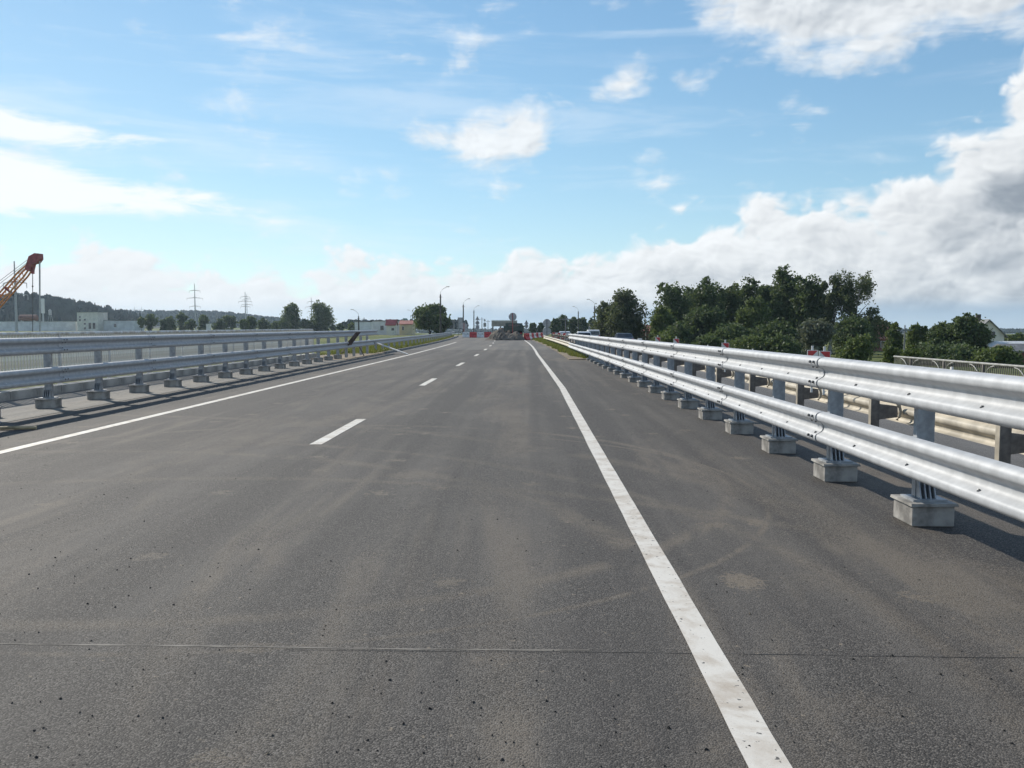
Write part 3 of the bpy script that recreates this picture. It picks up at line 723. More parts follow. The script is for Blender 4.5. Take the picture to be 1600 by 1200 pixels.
def sign(px, Y, shapes, base, label, pole_m=M_CPOLE, name='road_sign', two=False):
    x = XX(px, Y); t = thing(name, label, 'sign', (x, Y, base)); s = Y / F; zt = base
    for kind, py, r in shapes:
        z = ZZ(py, Y, px) - base; rr = r * s
        if kind == 'disc':
            o = put('disc', MB().tube([(0, 0, z), (0, .03, z)], rr, 24).mesh('disc', M_SIGNB, 40), t)
            put('rim', MB().tube([(rr * math.cos(a), -.012, z + rr * math.sin(a)) for a in [2 * math.pi * k / 24 for k in range(25)]], .022, 5, False).mesh('rim', M_GALVD, 40), o)
            put('clamp', MB().box(-rr * .7, rr * .7, -.03, -.004, z - .03, z + .03).mesh('clamp', M_GALVD), o)
        elif kind == 'tri':
            o = put('triangle', MB().prism([(-rr, z - rr * .8), (rr, z - rr * .8), (0, z + rr)], 'y', 0, .03).mesh('triangle', M_SIGNB), t)
            put('clamp', MB().box(-rr * .5, rr * .5, -.03, -.004, z - .35 * rr, z - .35 * rr + .05).mesh('clamp', M_GALVD), o)
        else:
            w, h = kind; o = put('panel', MB().box(-w * s / 2, w * s / 2, 0, .04, z - h * s / 2, z + h * s / 2).mesh('panel', M_SIGNB), t)
            put('clamp', MB().box(-w * s * .42, w * s * .42, -.03, -.004, z - .03, z + .03).mesh('clamp', M_GALVD), o)
            rr = h * s / 2
        zt = max(zt, z + rr)
    for dx in ((-.35, .35) if two else (0,)):
        put('pole', MB().tube([(dx, -.055, -.2), (dx, -.055, zt - .03)], .045, 8).mesh('pole', pole_m, 40), t)
    return t
M_REDP = mat('red_pole', (.30, .05, .05), .6, 0, .2, 3)
sign(801, 104, [('disc', 495, 6)], 0, 'grey back of a single round sign on a reddish pole over the heap', M_REDP)
sign(854.5, 96, [('disc', 505, 6.2), ('disc', 517.5, 6.2)], 0, 'backs of two round signs stacked on one pole at the pale guardrail end')
sign(725, 126, [('disc', 509.5, 5)], -.1, 'round grey sign back on a red pole beside the white barrier', M_REDP)
sign(746, 150, [('tri', 497.5, 3.6), ('disc', 504.5, 3), ((6, 6), 511, 3)], -.1, 'triangular sign above a disc and a plate beyond the barriers')
sign(757.5, 175, [('tri', 500, 2.0), ((4.5, 6), 507.5, 3)], -.1, 'small narrow sign with a plate beyond the barriers')
sign(822.5, 150, [('tri', 503.5, 3.6), ('disc', 509.5, 3)], -.1, 'triangular sign above a disc right of the heap')
sign(719.5, 160, [((8.5, 17), 504.5, 8)], -.2, 'tall dark panel sign next to the lamp post beyond the long guardrail', two=True)
sign(922, 140, [('disc', 512.5, 2.8)], -.9, 'small round pale sign behind the white van')
BZ = float(ground_z(XX(788, 200), 200))
M_BILL = mat('billboard_beige', (.34, .31, .28), .7, 0, .10, 1.2)
Yb = 200; x = XX(788, Yb); s = Yb / F
t = thing('overhead_panel', 'wide beige billboard panel beyond the green truck', 'billboard', (x, Yb, -.3))
put('panel', MB().box(-20 * s, 20 * s, 0, .3, ZZ(510, Yb) + .3, ZZ(501.5, Yb) + .3).mesh('panel', M_BILL), t)
put('top_trim', MB().box(-20.3 * s, 20.3 * s, -.05, .35, ZZ(501.4, Yb) + .31, ZZ(500.4, Yb) + .31).mesh('top_trim', M_WHITE), t)
for dx in (-18, -6, 6, 18): put('leg', MB().box(dx * s - .18, dx * s + .18, .05, .25, -.4, ZZ(510.1, Yb) + .3).mesh('leg', M_CPOLE), t)

# lamps and poles
def lamp(px, py_top, Y, arm, label, base=-.5, m=M_POLE, rr=.17):
    x = XX(px, Y); base = min(base, float(ground_z(x, Y))); t = thing('street_lamp', label, 'lamp post', (x, Y, base)); h = ZZ(py_top, Y, px) - base
    put('pole', MB().tube([(0, 0, -.3), (0, 0, h)], [rr * 1.2, rr * .75], 8).mesh('pole', m, 40), t)
    put('arm', MB().tube([(0, 0, h - .3), (.05 * arm, 0, h + .5), (.45 * arm, 0, h + 1.0), (1.25 * arm, 0, h + 1.45)], .036, 6).mesh('arm', M_CPOLE, 40), t)
    put('lamp_head', MB().box(min(1.1 * arm, 1.75 * arm), max(1.1 * arm, 1.75 * arm), -.14, .14, h + 1.40, h + 1.52, .03).mesh('lamp_head', M_CPOLE), t)
    put('bracket', MB().box(-.35, .35, -.03, .03, h - .55, h - .47).mesh('bracket', M_CPOLE), t)
lamp(688.5, 460, 165, 1, 'tall lamp post leaning its arm over the road beside the round dense tree')
lamp(724, 476, 215, 1, 'lamp post rising behind the tall dark panel sign')
lamp(740.5, 485, 270, 1, 'lamp post between the dark panel sign and the triangular sign')
lamp(560.5, 494, 190, -1, 'dark lamp post with its arm turned away, beside the fallen sign board')
lamp(929, 478, 190, -1, 'lamp post at the edge of the birch behind the white van')
lamp(903.5, 486.5, 260, -1, 'lamp post before the distant wood beyond the white cars')
lamp(644.5, 491, 300, -1, 'slender lamp post half hidden by the round dense tree')
def pole(px, py_top, Y, label, base=-.5, r=.13, m=M_CPOLE, cross=True):
    x = XX(px, Y); base = min(base, float(ground_z(x, Y))); t = thing('utility_pole', label, 'pole', (x, Y, base)); h = ZZ(py_top, Y, px) - base
    put('shaft', MB().tube([(0, 0, -.3), (0, 0, h)], [r * 1.15, r * .7], 8).mesh('shaft', m, 40), t)
    if cross: put('cross_arm', MB().box(-.8, .8, -.05, .05, h - .6, h - .5).mesh('cross_arm', m), t)
pole(569, 496, 260, 'thin pole next to the dark lamp post at the sheds', m=M_POLE)
pole(579.5, 500, 280, 'short dark pole rising before the pale low shed', m=M_POLE)
pole(753, 496, 280, 'bare pole between the two narrow sign posts')
pole(762.5, 500, 300, 'bare thin pole left of the beige billboard')
pole(709.5, 499, 240, 'thin pole between the round tree and the panel sign')
pole(883.5, 492, 110, 'slim pale pole beside the domed white car', -.2, .05)
pole(1414, 508, 95, 'grey utility pole among the garden trees behind the barred parapet', -2.0, .1)
pole(1009, 490, 130, 'white slim pole between the birch and the dark wood', -1.2, .08, M_WHITE)
def pylon(px, py_top, Y, label, arms, r=.55):
    x = XX(px, Y); t = thing('pylon', label, 'pylon', (x, Y, -.6)); h = ZZ(py_top, Y, px) + .6
    put('mast', MB().tube([(0, 0, -1), (0, 0, h)], [r, r * .35], 8).mesh('mast', M_SIGNB, 40), t)
    for k, (f, w) in enumerate(arms):
        z = h * f
        put('cross_arm', MB().tube([(-w, 0, z), (0, 0, z + .5), (w, 0, z)], [.10, .22, .10], 5).mesh('cross_arm', M_SIGNB), t)
        for sx in (-1, 1): put('insulator', MB().tube([(sx * w, 0, z), (sx * w, 0, z - 1.3)], .09, 5).mesh('insulator', M_SIGNB), t)
pylon(305.5, 443, 560, 'slim tall pylon standing highest over the wooded hill', [(.84, 3.6), (.68, 5.2), (.5, 3.6)])
pylon(384, 456, 640, 'slim pylon over the lower end of the wooded hill', [(.86, 3.6), (.74, 5.0), (.6, 3.6)])
pylon(386.5, 460, 700, 'pylon standing just behind another on the hill end', [(.86, 3.2), (.7, 4.6)], .4)
pylon(487, 465, 620, 'pylon beside the two mid-field trees', [(.86, 3.0), (.7, 4.5), (.55, 3.2)], .5)
pylon(211, 479, 1100, 'tiny far pylon on the wooded ridge', [(.86, 4), (.7, 5)], .5)
pylon(222, 479, 1120, 'tiny far pylon next along the wooded ridge', [(.86, 4), (.7, 5)], .5)
pylon(26, 408, 230, 'grey pylon pole behind the crane boom', [(.70, 3.2), (.54, 3.4)], .42)

# ------------------------------------------------------------------ crane
M_ORANGE = mat('crane_orange', (.66, .27, .085), .55, 0, .15, 1.5)
M_CRED = mat('crane_red', (.30, .055, .06), .55, 0, .15, 1.5)
def crane():
    Y = 150.0; base = at(-62, 528, Y); t = thing('crawler_crane', 'orange lattice-boom crane with a red tip and hanging ropes', 'crane', (base.x, Y, -.5))
    L0 = Vector((base.x, Y, -.5)); W = lambda px, py, dy=0: at(px, py, Y) + Vector((0, dy, 0)) - L0
    foot = W(-48, 522); tip = W(50, 413); hw = .62
    d = (tip - foot).normalized(); up = Vector((-d.z, 0, d.x)); n = 13
    for sy in (-.55, .55):
        for su in (-1, 1):
            put('chord', MB().tube([foot + Vector((0, sy * .4, 0)), foot.lerp(tip, .14) + up * su * hw + Vector((0, sy, 0)), foot.lerp(tip, .86) + up * su * hw + Vector((0, sy, 0)), tip + up * su * .3 + Vector((0, sy, 0))], .15, 6).mesh('chord', M_ORANGE), t)
    for k in range(n):
        a = foot.lerp(tip, .14 + .72 * k / n); b = foot.lerp(tip, .14 + .72 * (k + 1) / n); s_ = 1 if k % 2 else -1
        for sy in (-.55, .55): put('lacing', MB().tube([a + up * s_ * hw + Vector((0, sy, 0)), b - up * s_ * hw + Vector((0, sy, 0))], .07, 5).mesh('lacing', M_ORANGE), t)
        if k % 4 == 1: put('boom_frame', MB().tube([a + up * hw - Vector((0, .6, 0)), a - up * hw - Vector((0, .6, 0))], .17, 6).mesh('boom_frame', M_CRED), t)
    hp = [W(42, 420), W(48, 401), W(57, 396), W(64, 396.5), W(64.5, 405), W(60, 411), W(53, 413), W(51, 421), W(46, 424)]
    put('tip_head', MB().prism([(p.x, p.z) for p in hp], 'y', -.7, .7).mesh('tip_head', M_CRED), t)
    put('auxiliary_sheave', MB().prism([(W(49, 418).x, W(49, 418).z), (W(53, 418).x, W(53, 418).z), (W(52.5, 428).x, W(0, 428).z), (W(50.5, 428).x, W(0, 428).z)], 'y', -.3, .3).mesh('auxiliary_sheave', M_CRED), t)
    put('main_rope', MB().tube([W(62, 408), W(62.3, 505), W(62.5, 524)], .13, 6).mesh('main_rope', M_SIGNB), t)
    put('hook_rope', MB().tube([W(51, 426), W(51, 523)], .06, 6).mesh('hook_rope', M_STEELD), t)
    put('hook_block', MB().tube([W(51, 446), W(51, 447.2), W(51, 449)], [.08, .16, .07], 8).mesh('hook_block', M_STEELD), t)
    for (a, b) in (((-48, 475), (48, 402)), ((-48, 480), (44, 409)), ((-48, 486), (38, 420))): put('pendant_rope', MB().tube([W(*a), W(*b)], .045, 5).mesh('pendant_rope', M_SIGNB), t)
    put('cab_body', MB().box(-3.2, 1.2, -1.5, 1.5, 1.1, 3.2, .05).mesh('cab_body', M_ORANGE), t)
    put('cab', MB().box(1.22, 2.4, -1.4, -.2, 1.1, 3.0, .05).mesh('cab', M_ORANGE), t)
    put('gantry', MB().tube([(-1.5, 0, 3.1), W(-48, 478)], .14, 6).mesh('gantry', M_CRED), t)
    for sy in (-1.5, 1.5):
        put('track', MB().prism([(-2.6, .35), (-2.2, 0), (2.2, 0), (2.6, .35), (2.6, .65), (2.2, 1.0), (-2.2, 1.0), (-2.6, .65)], 'y', sy - .35, sy + .35).mesh('track', M_TYRE), t)
crane()

# ------------------------------------------------------------------ buildings
def house(name, label, cat, x, y, z, w, d, h, wall_m, roof_m, roof_h=0.0, axis='x', wins=(), over=.35, rz=0.0, door=None, chim=None):
    t = thing(name, label, cat, (x, y, z), rz)
    if roof_h > 0 and axis == 'y':      # gable towards the viewer
        put('wall', MB().prism([(-w / 2, -.5), (w / 2, -.5), (w / 2, h), (0, h + roof_h), (-w / 2, h)], 'y', 0, d).mesh('wall', wall_m), t)
        k = roof_h / (w / 2); o = over; e = .14
        rf = put('roof', MB().prism([(-w / 2 - o, h - k * o + .004), (0, h + roof_h + .004), (w / 2 + o, h - k * o + .004), (w / 2 + o, h - k * o + e), (0, h + roof_h + e * 1.2), (-w / 2 - o, h - k * o + e)], 'y', -o, d + o).mesh('roof', roof_m), t)
    elif roof_h > 0:
        put('wall', MB().box(-w / 2, w / 2, 0, d, -.5, h).mesh('wall', wall_m), t)
        k = roof_h / (d / 2); o = over; e = .14
        rf = put('roof', MB().prism([(-o, h - k * o + .004), (d / 2, h + roof_h + .004), (d + o, h - k * o + .004), (d + o, h - k * o + e), (d / 2, h + roof_h + e * 1.2), (-o, h - k * o + e)], 'x', -w / 2 - o, w / 2 + o).mesh('roof', roof_m), t)
        put('gable', MB().prism([(0, h), (d, h), (d / 2, h + roof_h)], 'x', -w / 2 + .01, w / 2 - .01).mesh('gable', wall_m), t)
    else:
        put('wall', MB().box(-w / 2, w / 2, 0, d, -.5, h).mesh('wall', wall_m), t)
        rf = put('roof', MB().box(-w / 2 - .15, w / 2 + .15, -.15, d + .15, h + .002, h + .22).mesh('roof', roof_m), t)
    if chim: put('chimney', MB().box(chim - .3, chim + .3, d / 2 - .3, d / 2 + .3, h + roof_h * .4, h + roof_h + .9).mesh('chimney', M_SOIL), rf)
    for (wx, wz, ww, wh) in wins:
        f = put('window', MB().box(wx - ww / 2 - .08, wx + ww / 2 + .08, -.05, -.003, wz - wh / 2 - .08, wz + wh / 2 + .08).mesh('window', M_WHITE), t)
        for sx in (-1, 1): put('pane', MB().box(wx + (sx - 1) * ww / 4 + (.02 if sx > 0 else 0), wx + (sx + 1) * ww / 4 - (.0 if sx > 0 else .02), -.075, -.052, wz - wh / 2, wz + wh / 2).mesh('pane', M_GLASS), f)
    if door: put('door', MB().box(door[0] - door[1] / 2, door[0] + door[1] / 2, -.06, -.004, 0, door[2]).mesh('door', M_DARK), t)
    return t
M_WALLC = mat('cream_render', (.74, .71, .62), .85, 0, .07, .6)
M_WALLW = mat('white_render', (.72, .73, .72), .85, 0, .08, .4)
M_WALLY = mat('yellow_render', (.66, .57, .38), .85, 0, .08, .6)
M_ROOFR = mat('red_roof', (.30, .055, .06), .6, 0, .15, 1.5)
M_ROOFP = mat('pale_red_roof', (.36, .13, .10), .7, 0, .15, 1.5)
M_ROOFG = mat('green_roof', (.03, .15, .11), .6, 0, .15, 1.5)
M_ROOFS = mat('slate_roof', (.20, .20, .20), .8, 0, .15, 1.5)
M_BRICK = mat('red_brown_brick', (.22, .11, .085), .9, 0, .18, 2.5)
Yf = 380; sf = Yf / F; gz = -.55
house('office_block', 'cream two-storey block with dark doors in the field below the hill', 'building', XX(137, Yf), Yf, gz, 33 * sf, 9, 31 * sf - .4, M_WALLC, M_ROOFS, wins=[(-3.4, 6.3, .8, .7), (-3.4, 4.9, .8, .9), (-1.2, 5.1, .9, .7), (-1.2, 3.3, .9, .7), (-1.2, 1.3, .9, .7), (1.0, 2.4, 1.1, 2.6), (2.9, 2.4, 1.1, 2.6)])
house('storage_hall', 'long low pale hall beyond the crane', 'building', XX(52, Yf + 8), Yf + 8, gz, 138 * sf, 10, 14.5 * sf, M_WALLW, M_WHITE, wins=[])
house('annex_hall', 'low pale annex adjoining the cream two-storey block', 'building', XX(182, Yf + 5), Yf + 5, gz, 58 * sf, 10, 16.5 * sf, M_WALLW, M_ROOFS, wins=[(-.6, 2.6, 1.1, 1.4)])
house('wall_shed', 'small white box shed among the field trees', 'shed', XX(325, 360), 360, gz, 1.6, 1.5, 3.0, M_WHITE, M_WHITE)
Yh = 210; sh = Yh / F
house('site_building', 'long pale flat building behind the red-roofed kiosk', 'building', XX(603, Yh + 8), Yh + 8, -.5, 44 * sh, 8, 12 * sh + 1.5, M_WALLW, M_ROOFS, wins=[(-1.0, 1.7, .8, 1.1)])
house('kiosk', 'small kiosk with a bright crimson roof', 'kiosk', XX(610.5, Yh - 4), Yh - 4, -.5, 13 * sh, 3, 2.5, M_WALLC, M_ROOFR, 1.1, 'x', [(.5, 1.4, .6, .6)], .3)
house('gate_house', 'yellowish house with a pale red roof beside the round tree', 'house', XX(634, Yh + 1), Yh + 1, -.5, 20 * sh, 6, 2.6, M_WALLY, M_ROOFP, .8, 'x', [(-.7, 1.6, .45, .9)], .25)
house('far_house', 'green-roofed house peeping over the pale red roof', 'house', XX(630.5, Yh + 40), Yh + 40, -.5, 17 * sh, 7, 2.2, M_WALLC, M_ROOFG, 2.1, 'y')
house('low_shed', 'low grey shed left of the long pale building', 'shed', XX(566, Yh + 45), Yh + 45, -.5, 24 * sh * 1.2, 6, 3.4, M_WALLW, M_ROOFS)
Yr = 120; sr = Yr / F
house('gable_house', 'cream gabled house behind the dark garden trees', 'house', XX(1545, Yr), Yr, -2.2, 44 * sr, 9, 2.6, M_WALLC, M_ROOFS, 2.0, 'y', [(.4, 2.6, .8, .9)], .4, R(-14), None, -.3)
house('brick_house', 'low red-brown house under the tall birch', 'house', XX(1373, 130), 130, -2.2, 5.6, 6, 2.0, M_BRICK, M_ROOFP, 1.9, 'x', [(0.8, 1.1, .7, .8)], .3, R(12), None, -1.2)
house('garden_shed', 'grey garden shed right of the dark garden trees', 'shed', XX(1581, 88), 88, -2.2, 3.6, 3, 1.6, M_SIGNB, M_WHITE, .5, 'x')
house('garden_shed', 'low brown shed beside the grey garden shed', 'shed', XX(1600, 80), 80, -2.2, 2.4, 3, 1.5, M_BRICK, M_ROOFS, .5, 'x')
house('far_brick_house', 'brown house half hidden between the birch and the dark wood', 'house', XX(1016, 150), 150, -1.4, 3.6, 5, 2.2, M_BRICK, M_ROOFP, .9, 'x')
t = thing('silo', 'white narrow silo before the wooded hill', 'silo', (XX(68, 640), 640, -.6))
put('tank', MB().tube([(0, 0, 12), (0, 0, ZZ(466, 640) + .6)], 1.25, 12).mesh('tank', M_WHITE, 40), t); put('stand', MB().tube([(0, 0, 0), (0, 0, 12)], .6, 8).mesh('stand', M_SIGNB, 40), t)
t = thing('storage_tank', 'brown horizontal tank behind the crane ropes', 'tank', (XX(45, 420), 420, -.6))
put('tank', MB().tube([(-4.6, 0, 6.4), (-4.2, 0, 6.4), (4.2, 0, 6.4), (4.6, 0, 6.4)], [.9, 1.5, 1.5, .9], 12).mesh('tank', M_BRICK, 40), t)
for sx in (-3.2, 3.2): put('leg', MB().box(sx - .2, sx + .2, -1, 1, 0, 5.2).mesh('leg', M_SIGNB), t)
t = thing('water_tower', 'small pale tripod tower beside the silo', 'tower', (XX(79, 430), 430, -.6))
put('tank', MB().tube([(0, 0, 8.0), (0, 0, 10.3), (0, 0, 10.9)], [.75, .75, .1], 10).mesh('tank', M_SIGNB, 40), t)
for a in (0, 2.1, 4.2): put('leg', MB().tube([(0.4 * math.cos(a), .4 * math.sin(a), 8.2), (2.6 * math.cos(a), 2.6 * math.sin(a), -.2)], .10, 6).mesh('leg', M_SIGNB), t)
t = thing('white_cabinet', 'white cabinet standing behind the far rail at the birch', 'cabinet', (XX(1000, 75), 75, -.95))
put('box', MB().box(-.17, .17, -.15, .15, .5, 1.5).mesh('box', M_WHITEP), t); put('post', MB().box(-.05, .05, -.05, .05, -.2, .499).mesh('post', M_CPOLE), t); put('door', MB().box(-.14, .14, -.165, -.152, .55, 1.45).mesh('door', M_WHITE), t)
t = thing('marker_post', 'short white marker post beside the white cabinet', 'post', (XX(1008, 76), 76, -.95))
put('shaft', MB().box(-.07, .07, -.05, .05, -.2, 1.12, .01).mesh('shaft', M_WHITE), t); put('band', MB().box(-.072, .072, -.053, .053, .8, .92).mesh('band', M_DARK), t)

# ------------------------------------------------------------------ cars
def car(label, px, Y, cat, kind, paint_m, rz=0.0, zoff=0.0):
    x = XX(px, Y); z = float(zo(x, Y)) + .01
    t = thing({'van': 'passenger_van'}.get(kind, 'passenger_car'), label, cat, (x, Y, z + zoff), rz)
    if kind == 'van':
        L, W, side = 4.9, 1.9, [(0, .35), (0, 1.0), (.10, 1.72), (.35, 1.84), (3.2, 1.82), (4.1, 1.15), (4.85, .95), (4.9, .35)]; gz0, gz1, gy = 1.08, 1.62, .07
    elif kind == 'estate':
        L, W, side = 4.5, 1.75, [(0, .32), (0, .85), (.28, 1.38), (.6, 1.45), (2.3, 1.45), (3.2, .95), (4.4, .78), (4.5, .32)]; gz0, gz1, gy = .93, 1.30, .16
    else:
        L, W, side = 4.5, 1.75, [(0, .32), (0, .88), (.75, .98), (1.35, 1.40), (2.4, 1.43), (3.2, 1.0), (4.4, .80), (4.5, .32)]; gz0, gz1, gy = 1.02, 1.36, 1.0
    n = len(side); vs = []
    zs = [p[1] for p in side]; zmx = max(zs)
    for s in (-1, 1):
        for (y, zz) in side: vs.append((s * W / 2 * (1 - .16 * max(0, (zz - .95) / (zmx - .9)) ), y, zz))
    mb = MB(); mb.add(vs, [tuple(range(n)), tuple(reversed(range(n, 2 * n)))] + [(i, i + n, (i + 1) % n + n, (i + 1) % n) for i in range(n)])
    me = mb.mesh('body', paint_m); bm = bmesh.new(); bm.from_mesh(me); bmesh.ops.bevel(bm, geom=bm.edges[:], offset=.05, segments=2, affect='EDGES'); bm.to_mesh(me); bm.free()
    me.polygons.foreach_set('use_smooth', [True] * len(me.polygons)); me.set_sharp_from_angle(angle=R(40)); put('body', me, t)
    def ys(zz):
        for (a, b) in zip(side, side[1:]):
            if a[1] <= zz <= b[1] and b[0] < L / 2: return a[0] + (b[0] - a[0]) * (zz - a[1]) / max(1e-6, b[1] - a[1])
        return 0
    hw0 = W / 2 * .88; hw1 = W / 2 * .80; y0, y1 = ys(gz0), ys(gz1)
    put('rear_window', MB().add([(-hw0, y0 - .012, gz0), (hw0, y0 - .012, gz0), (hw1, y1 - .012, gz1), (-hw1, y1 - .012, gz1), (-hw0, y0 + .03, gz0), (hw0, y0 + .03, gz0), (hw1, y1 + .03, gz1), (-hw1, y1 + .03, gz1)], [(0, 1, 2, 3), (7, 6, 5, 4), (0, 4, 5, 1), (2, 6, 7, 3), (1, 5, 6, 2), (3, 7, 4, 0)]).mesh('rear_window', M_GLASS), t)
    for s in (-1, 1):
        put('tail_light', MB().box(s * W * .41 - .09, s * W * .41 + .09, -.02, .05, .68, .86 if kind != 'van' else 1.05).mesh('tail_light', M_RED), t)
        put('side_window', MB().prism([(y1 + .25, gz0), (y1 + .35, gz1 + .02), (2.25, gz1 + .02), (2.85, gz0)], 'x', s * (W / 2 * .93) - .03, s * (W / 2 * .93) + .012).mesh('side_window', M_GLASS), t)
        put('mirror', MB().box(s * (W / 2 + .09) - .09, s * (W / 2 + .09) + .09, 2.9, 3.0, .98, 1.12).mesh('mirror', paint_m), t)
        for yy in (.85, L - .85): wheel(t, s * (W / 2 - .1), yy, .32, .21)
    put('bumper', MB().box(-W / 2 * .97, W / 2 * .97, -.06, .1, .34, .58, .02).mesh('bumper', paint_m), t)
    put('number_plate', MB().box(-.26, .26, -.075, -.061, .45, .56).mesh('number_plate', M_WHITE), t)
P_BLUE = mat('car_dark_blue', (.035, .042, .055), .28, .3, .05, 1)
P_WHITE = mat('car_white', (.80, .80, .80), .3, .0, .03, 1)
car('dark blue saloon car on the opposite carriageway', 978, 88, 'car', 'saloon', P_BLUE)
car('white passenger van ahead of the white estate car', 928, 126, 'van', 'van', P_WHITE)
car('white estate car behind the white van', 913, 104, 'car', 'estate', P_WHITE)
car('white rounded car far off beyond the striped barriers', 883, 124, 'car', 'estate', P_WHITE)

# ------------------------------------------------------------------ trees
def crown_mesh(name, lobes, n_leaf, leaf, m, seed, droop=0.0, clump=.55, density=None):
    """lobes: (x,y,z,rx,ry,rz); leaves gathered in clumps spread through the outer part of each lobe"""
    rng = np.random.default_rng(seed); vol = np.array([l[3] * l[4] * l[5] for l in lobes]) ** .75; vol = vol / vol.sum()
    ctr, sz = [], []
    n_leaf = int(n_leaf * 1.7); ncl = max(12, int(n_leaf / 22))
    for l, f in zip(lobes, vol):
        k = max(4, int(ncl * f)); d = rng.normal(size=(k, 3)); d /= np.linalg.norm(d, axis=1)[:, None]
        r = rng.uniform(.05, 1.0, k) ** .5 * 1.02; c = np.array(l[:3]) + d * r[:, None] * np.array(l[3:6]); ctr.append(c); sz.append(np.full(k, (l[3] * l[4] * l[5]) ** (1 / 3)))
    ctr = np.concatenate(ctr); sz = np.concatenate(sz); K = len(ctr); per = max(8, n_leaf // K); N = K * per
    cs = np.repeat(ctr, per, 0); ss = np.repeat(np.minimum(sz * .34, clump) * rng.uniform(.6, 1.3, K), per)
    off = rng.normal(size=(N, 3)) * .6; off[:, 2] *= .7
    p = cs + off * ss[:, None]
    if droop: p[:, 2] -= droop * rng.random(N) ** 2 * (np.abs(off[:, 0]) + .4)
    a = rng.normal(size=(N, 3)); a[:, 2] -= droop * 1.2; a /= np.linalg.norm(a, axis=1)[:, None]
    b = rng.normal(size=(N, 3)); b -= a * (a * b).sum(1)[:, None]; b /= np.linalg.norm(b, axis=1)[:, None]
    s = leaf * rng.uniform(.55, 1.25, N)[:, None]; w = s * .42
    vs = np.empty((N * 4, 3)); vs[0::4] = p - a * s * .5; vs[1::4] = p + b * w; vs[2::4] = p + a * s * .5; vs[3::4] = p - b * w
    me = bpy.data.meshes.new(name); me.vertices.add(N * 4); me.vertices.foreach_set('co', vs.ravel())
    me.loops.add(N * 4); me.loops.foreach_set('vertex_index', np.arange(N * 4, dtype=np.int32))
    me.polygons.add(N); me.polygons.foreach_set('loop_start', np.arange(0, N * 4, 4, dtype=np.int32))
    me.update(calc_edges=True); me.materials.append(m); return me
def trunk_mesh(name, h, r, seed, m, limbs, spread):
    rnd = random.Random(seed); mb = MB(); pts = [(0, 0, -.4)]; x = y = 0
    for k in range(1, 7): x += rnd.uniform(-.03, .03) * h; y += rnd.uniform(-.03, .03) * h; pts.append((x, y, h * k / 6))
    mb.tube(pts, [r * 1.35] + [r * (1 - .85 * k / 6) for k in range(1, 7)], 8)
    for k in range(limbs):
        f = rnd.uniform(.30, .92); i = min(5, int(f * 6)); b = Vector(pts[i]).lerp(Vector(pts[i + 1]), f * 6 - i)
        a = rnd.uniform(0, 6.28); l = spread * rnd.uniform(.5, 1.0) * (1.15 - f * .7); e = b + Vector((math.cos(a) * l, math.sin(a) * l, l * rnd.uniform(.35, .9)))
        md = b.lerp(e, .5) + Vector((0, 0, l * .06)); rr = r * (1 - .8 * f) * .5
        mb.tube([b, md, e], [rr, rr * .65, rr * .25], 6)
    return mb.mesh(name, m, 60)
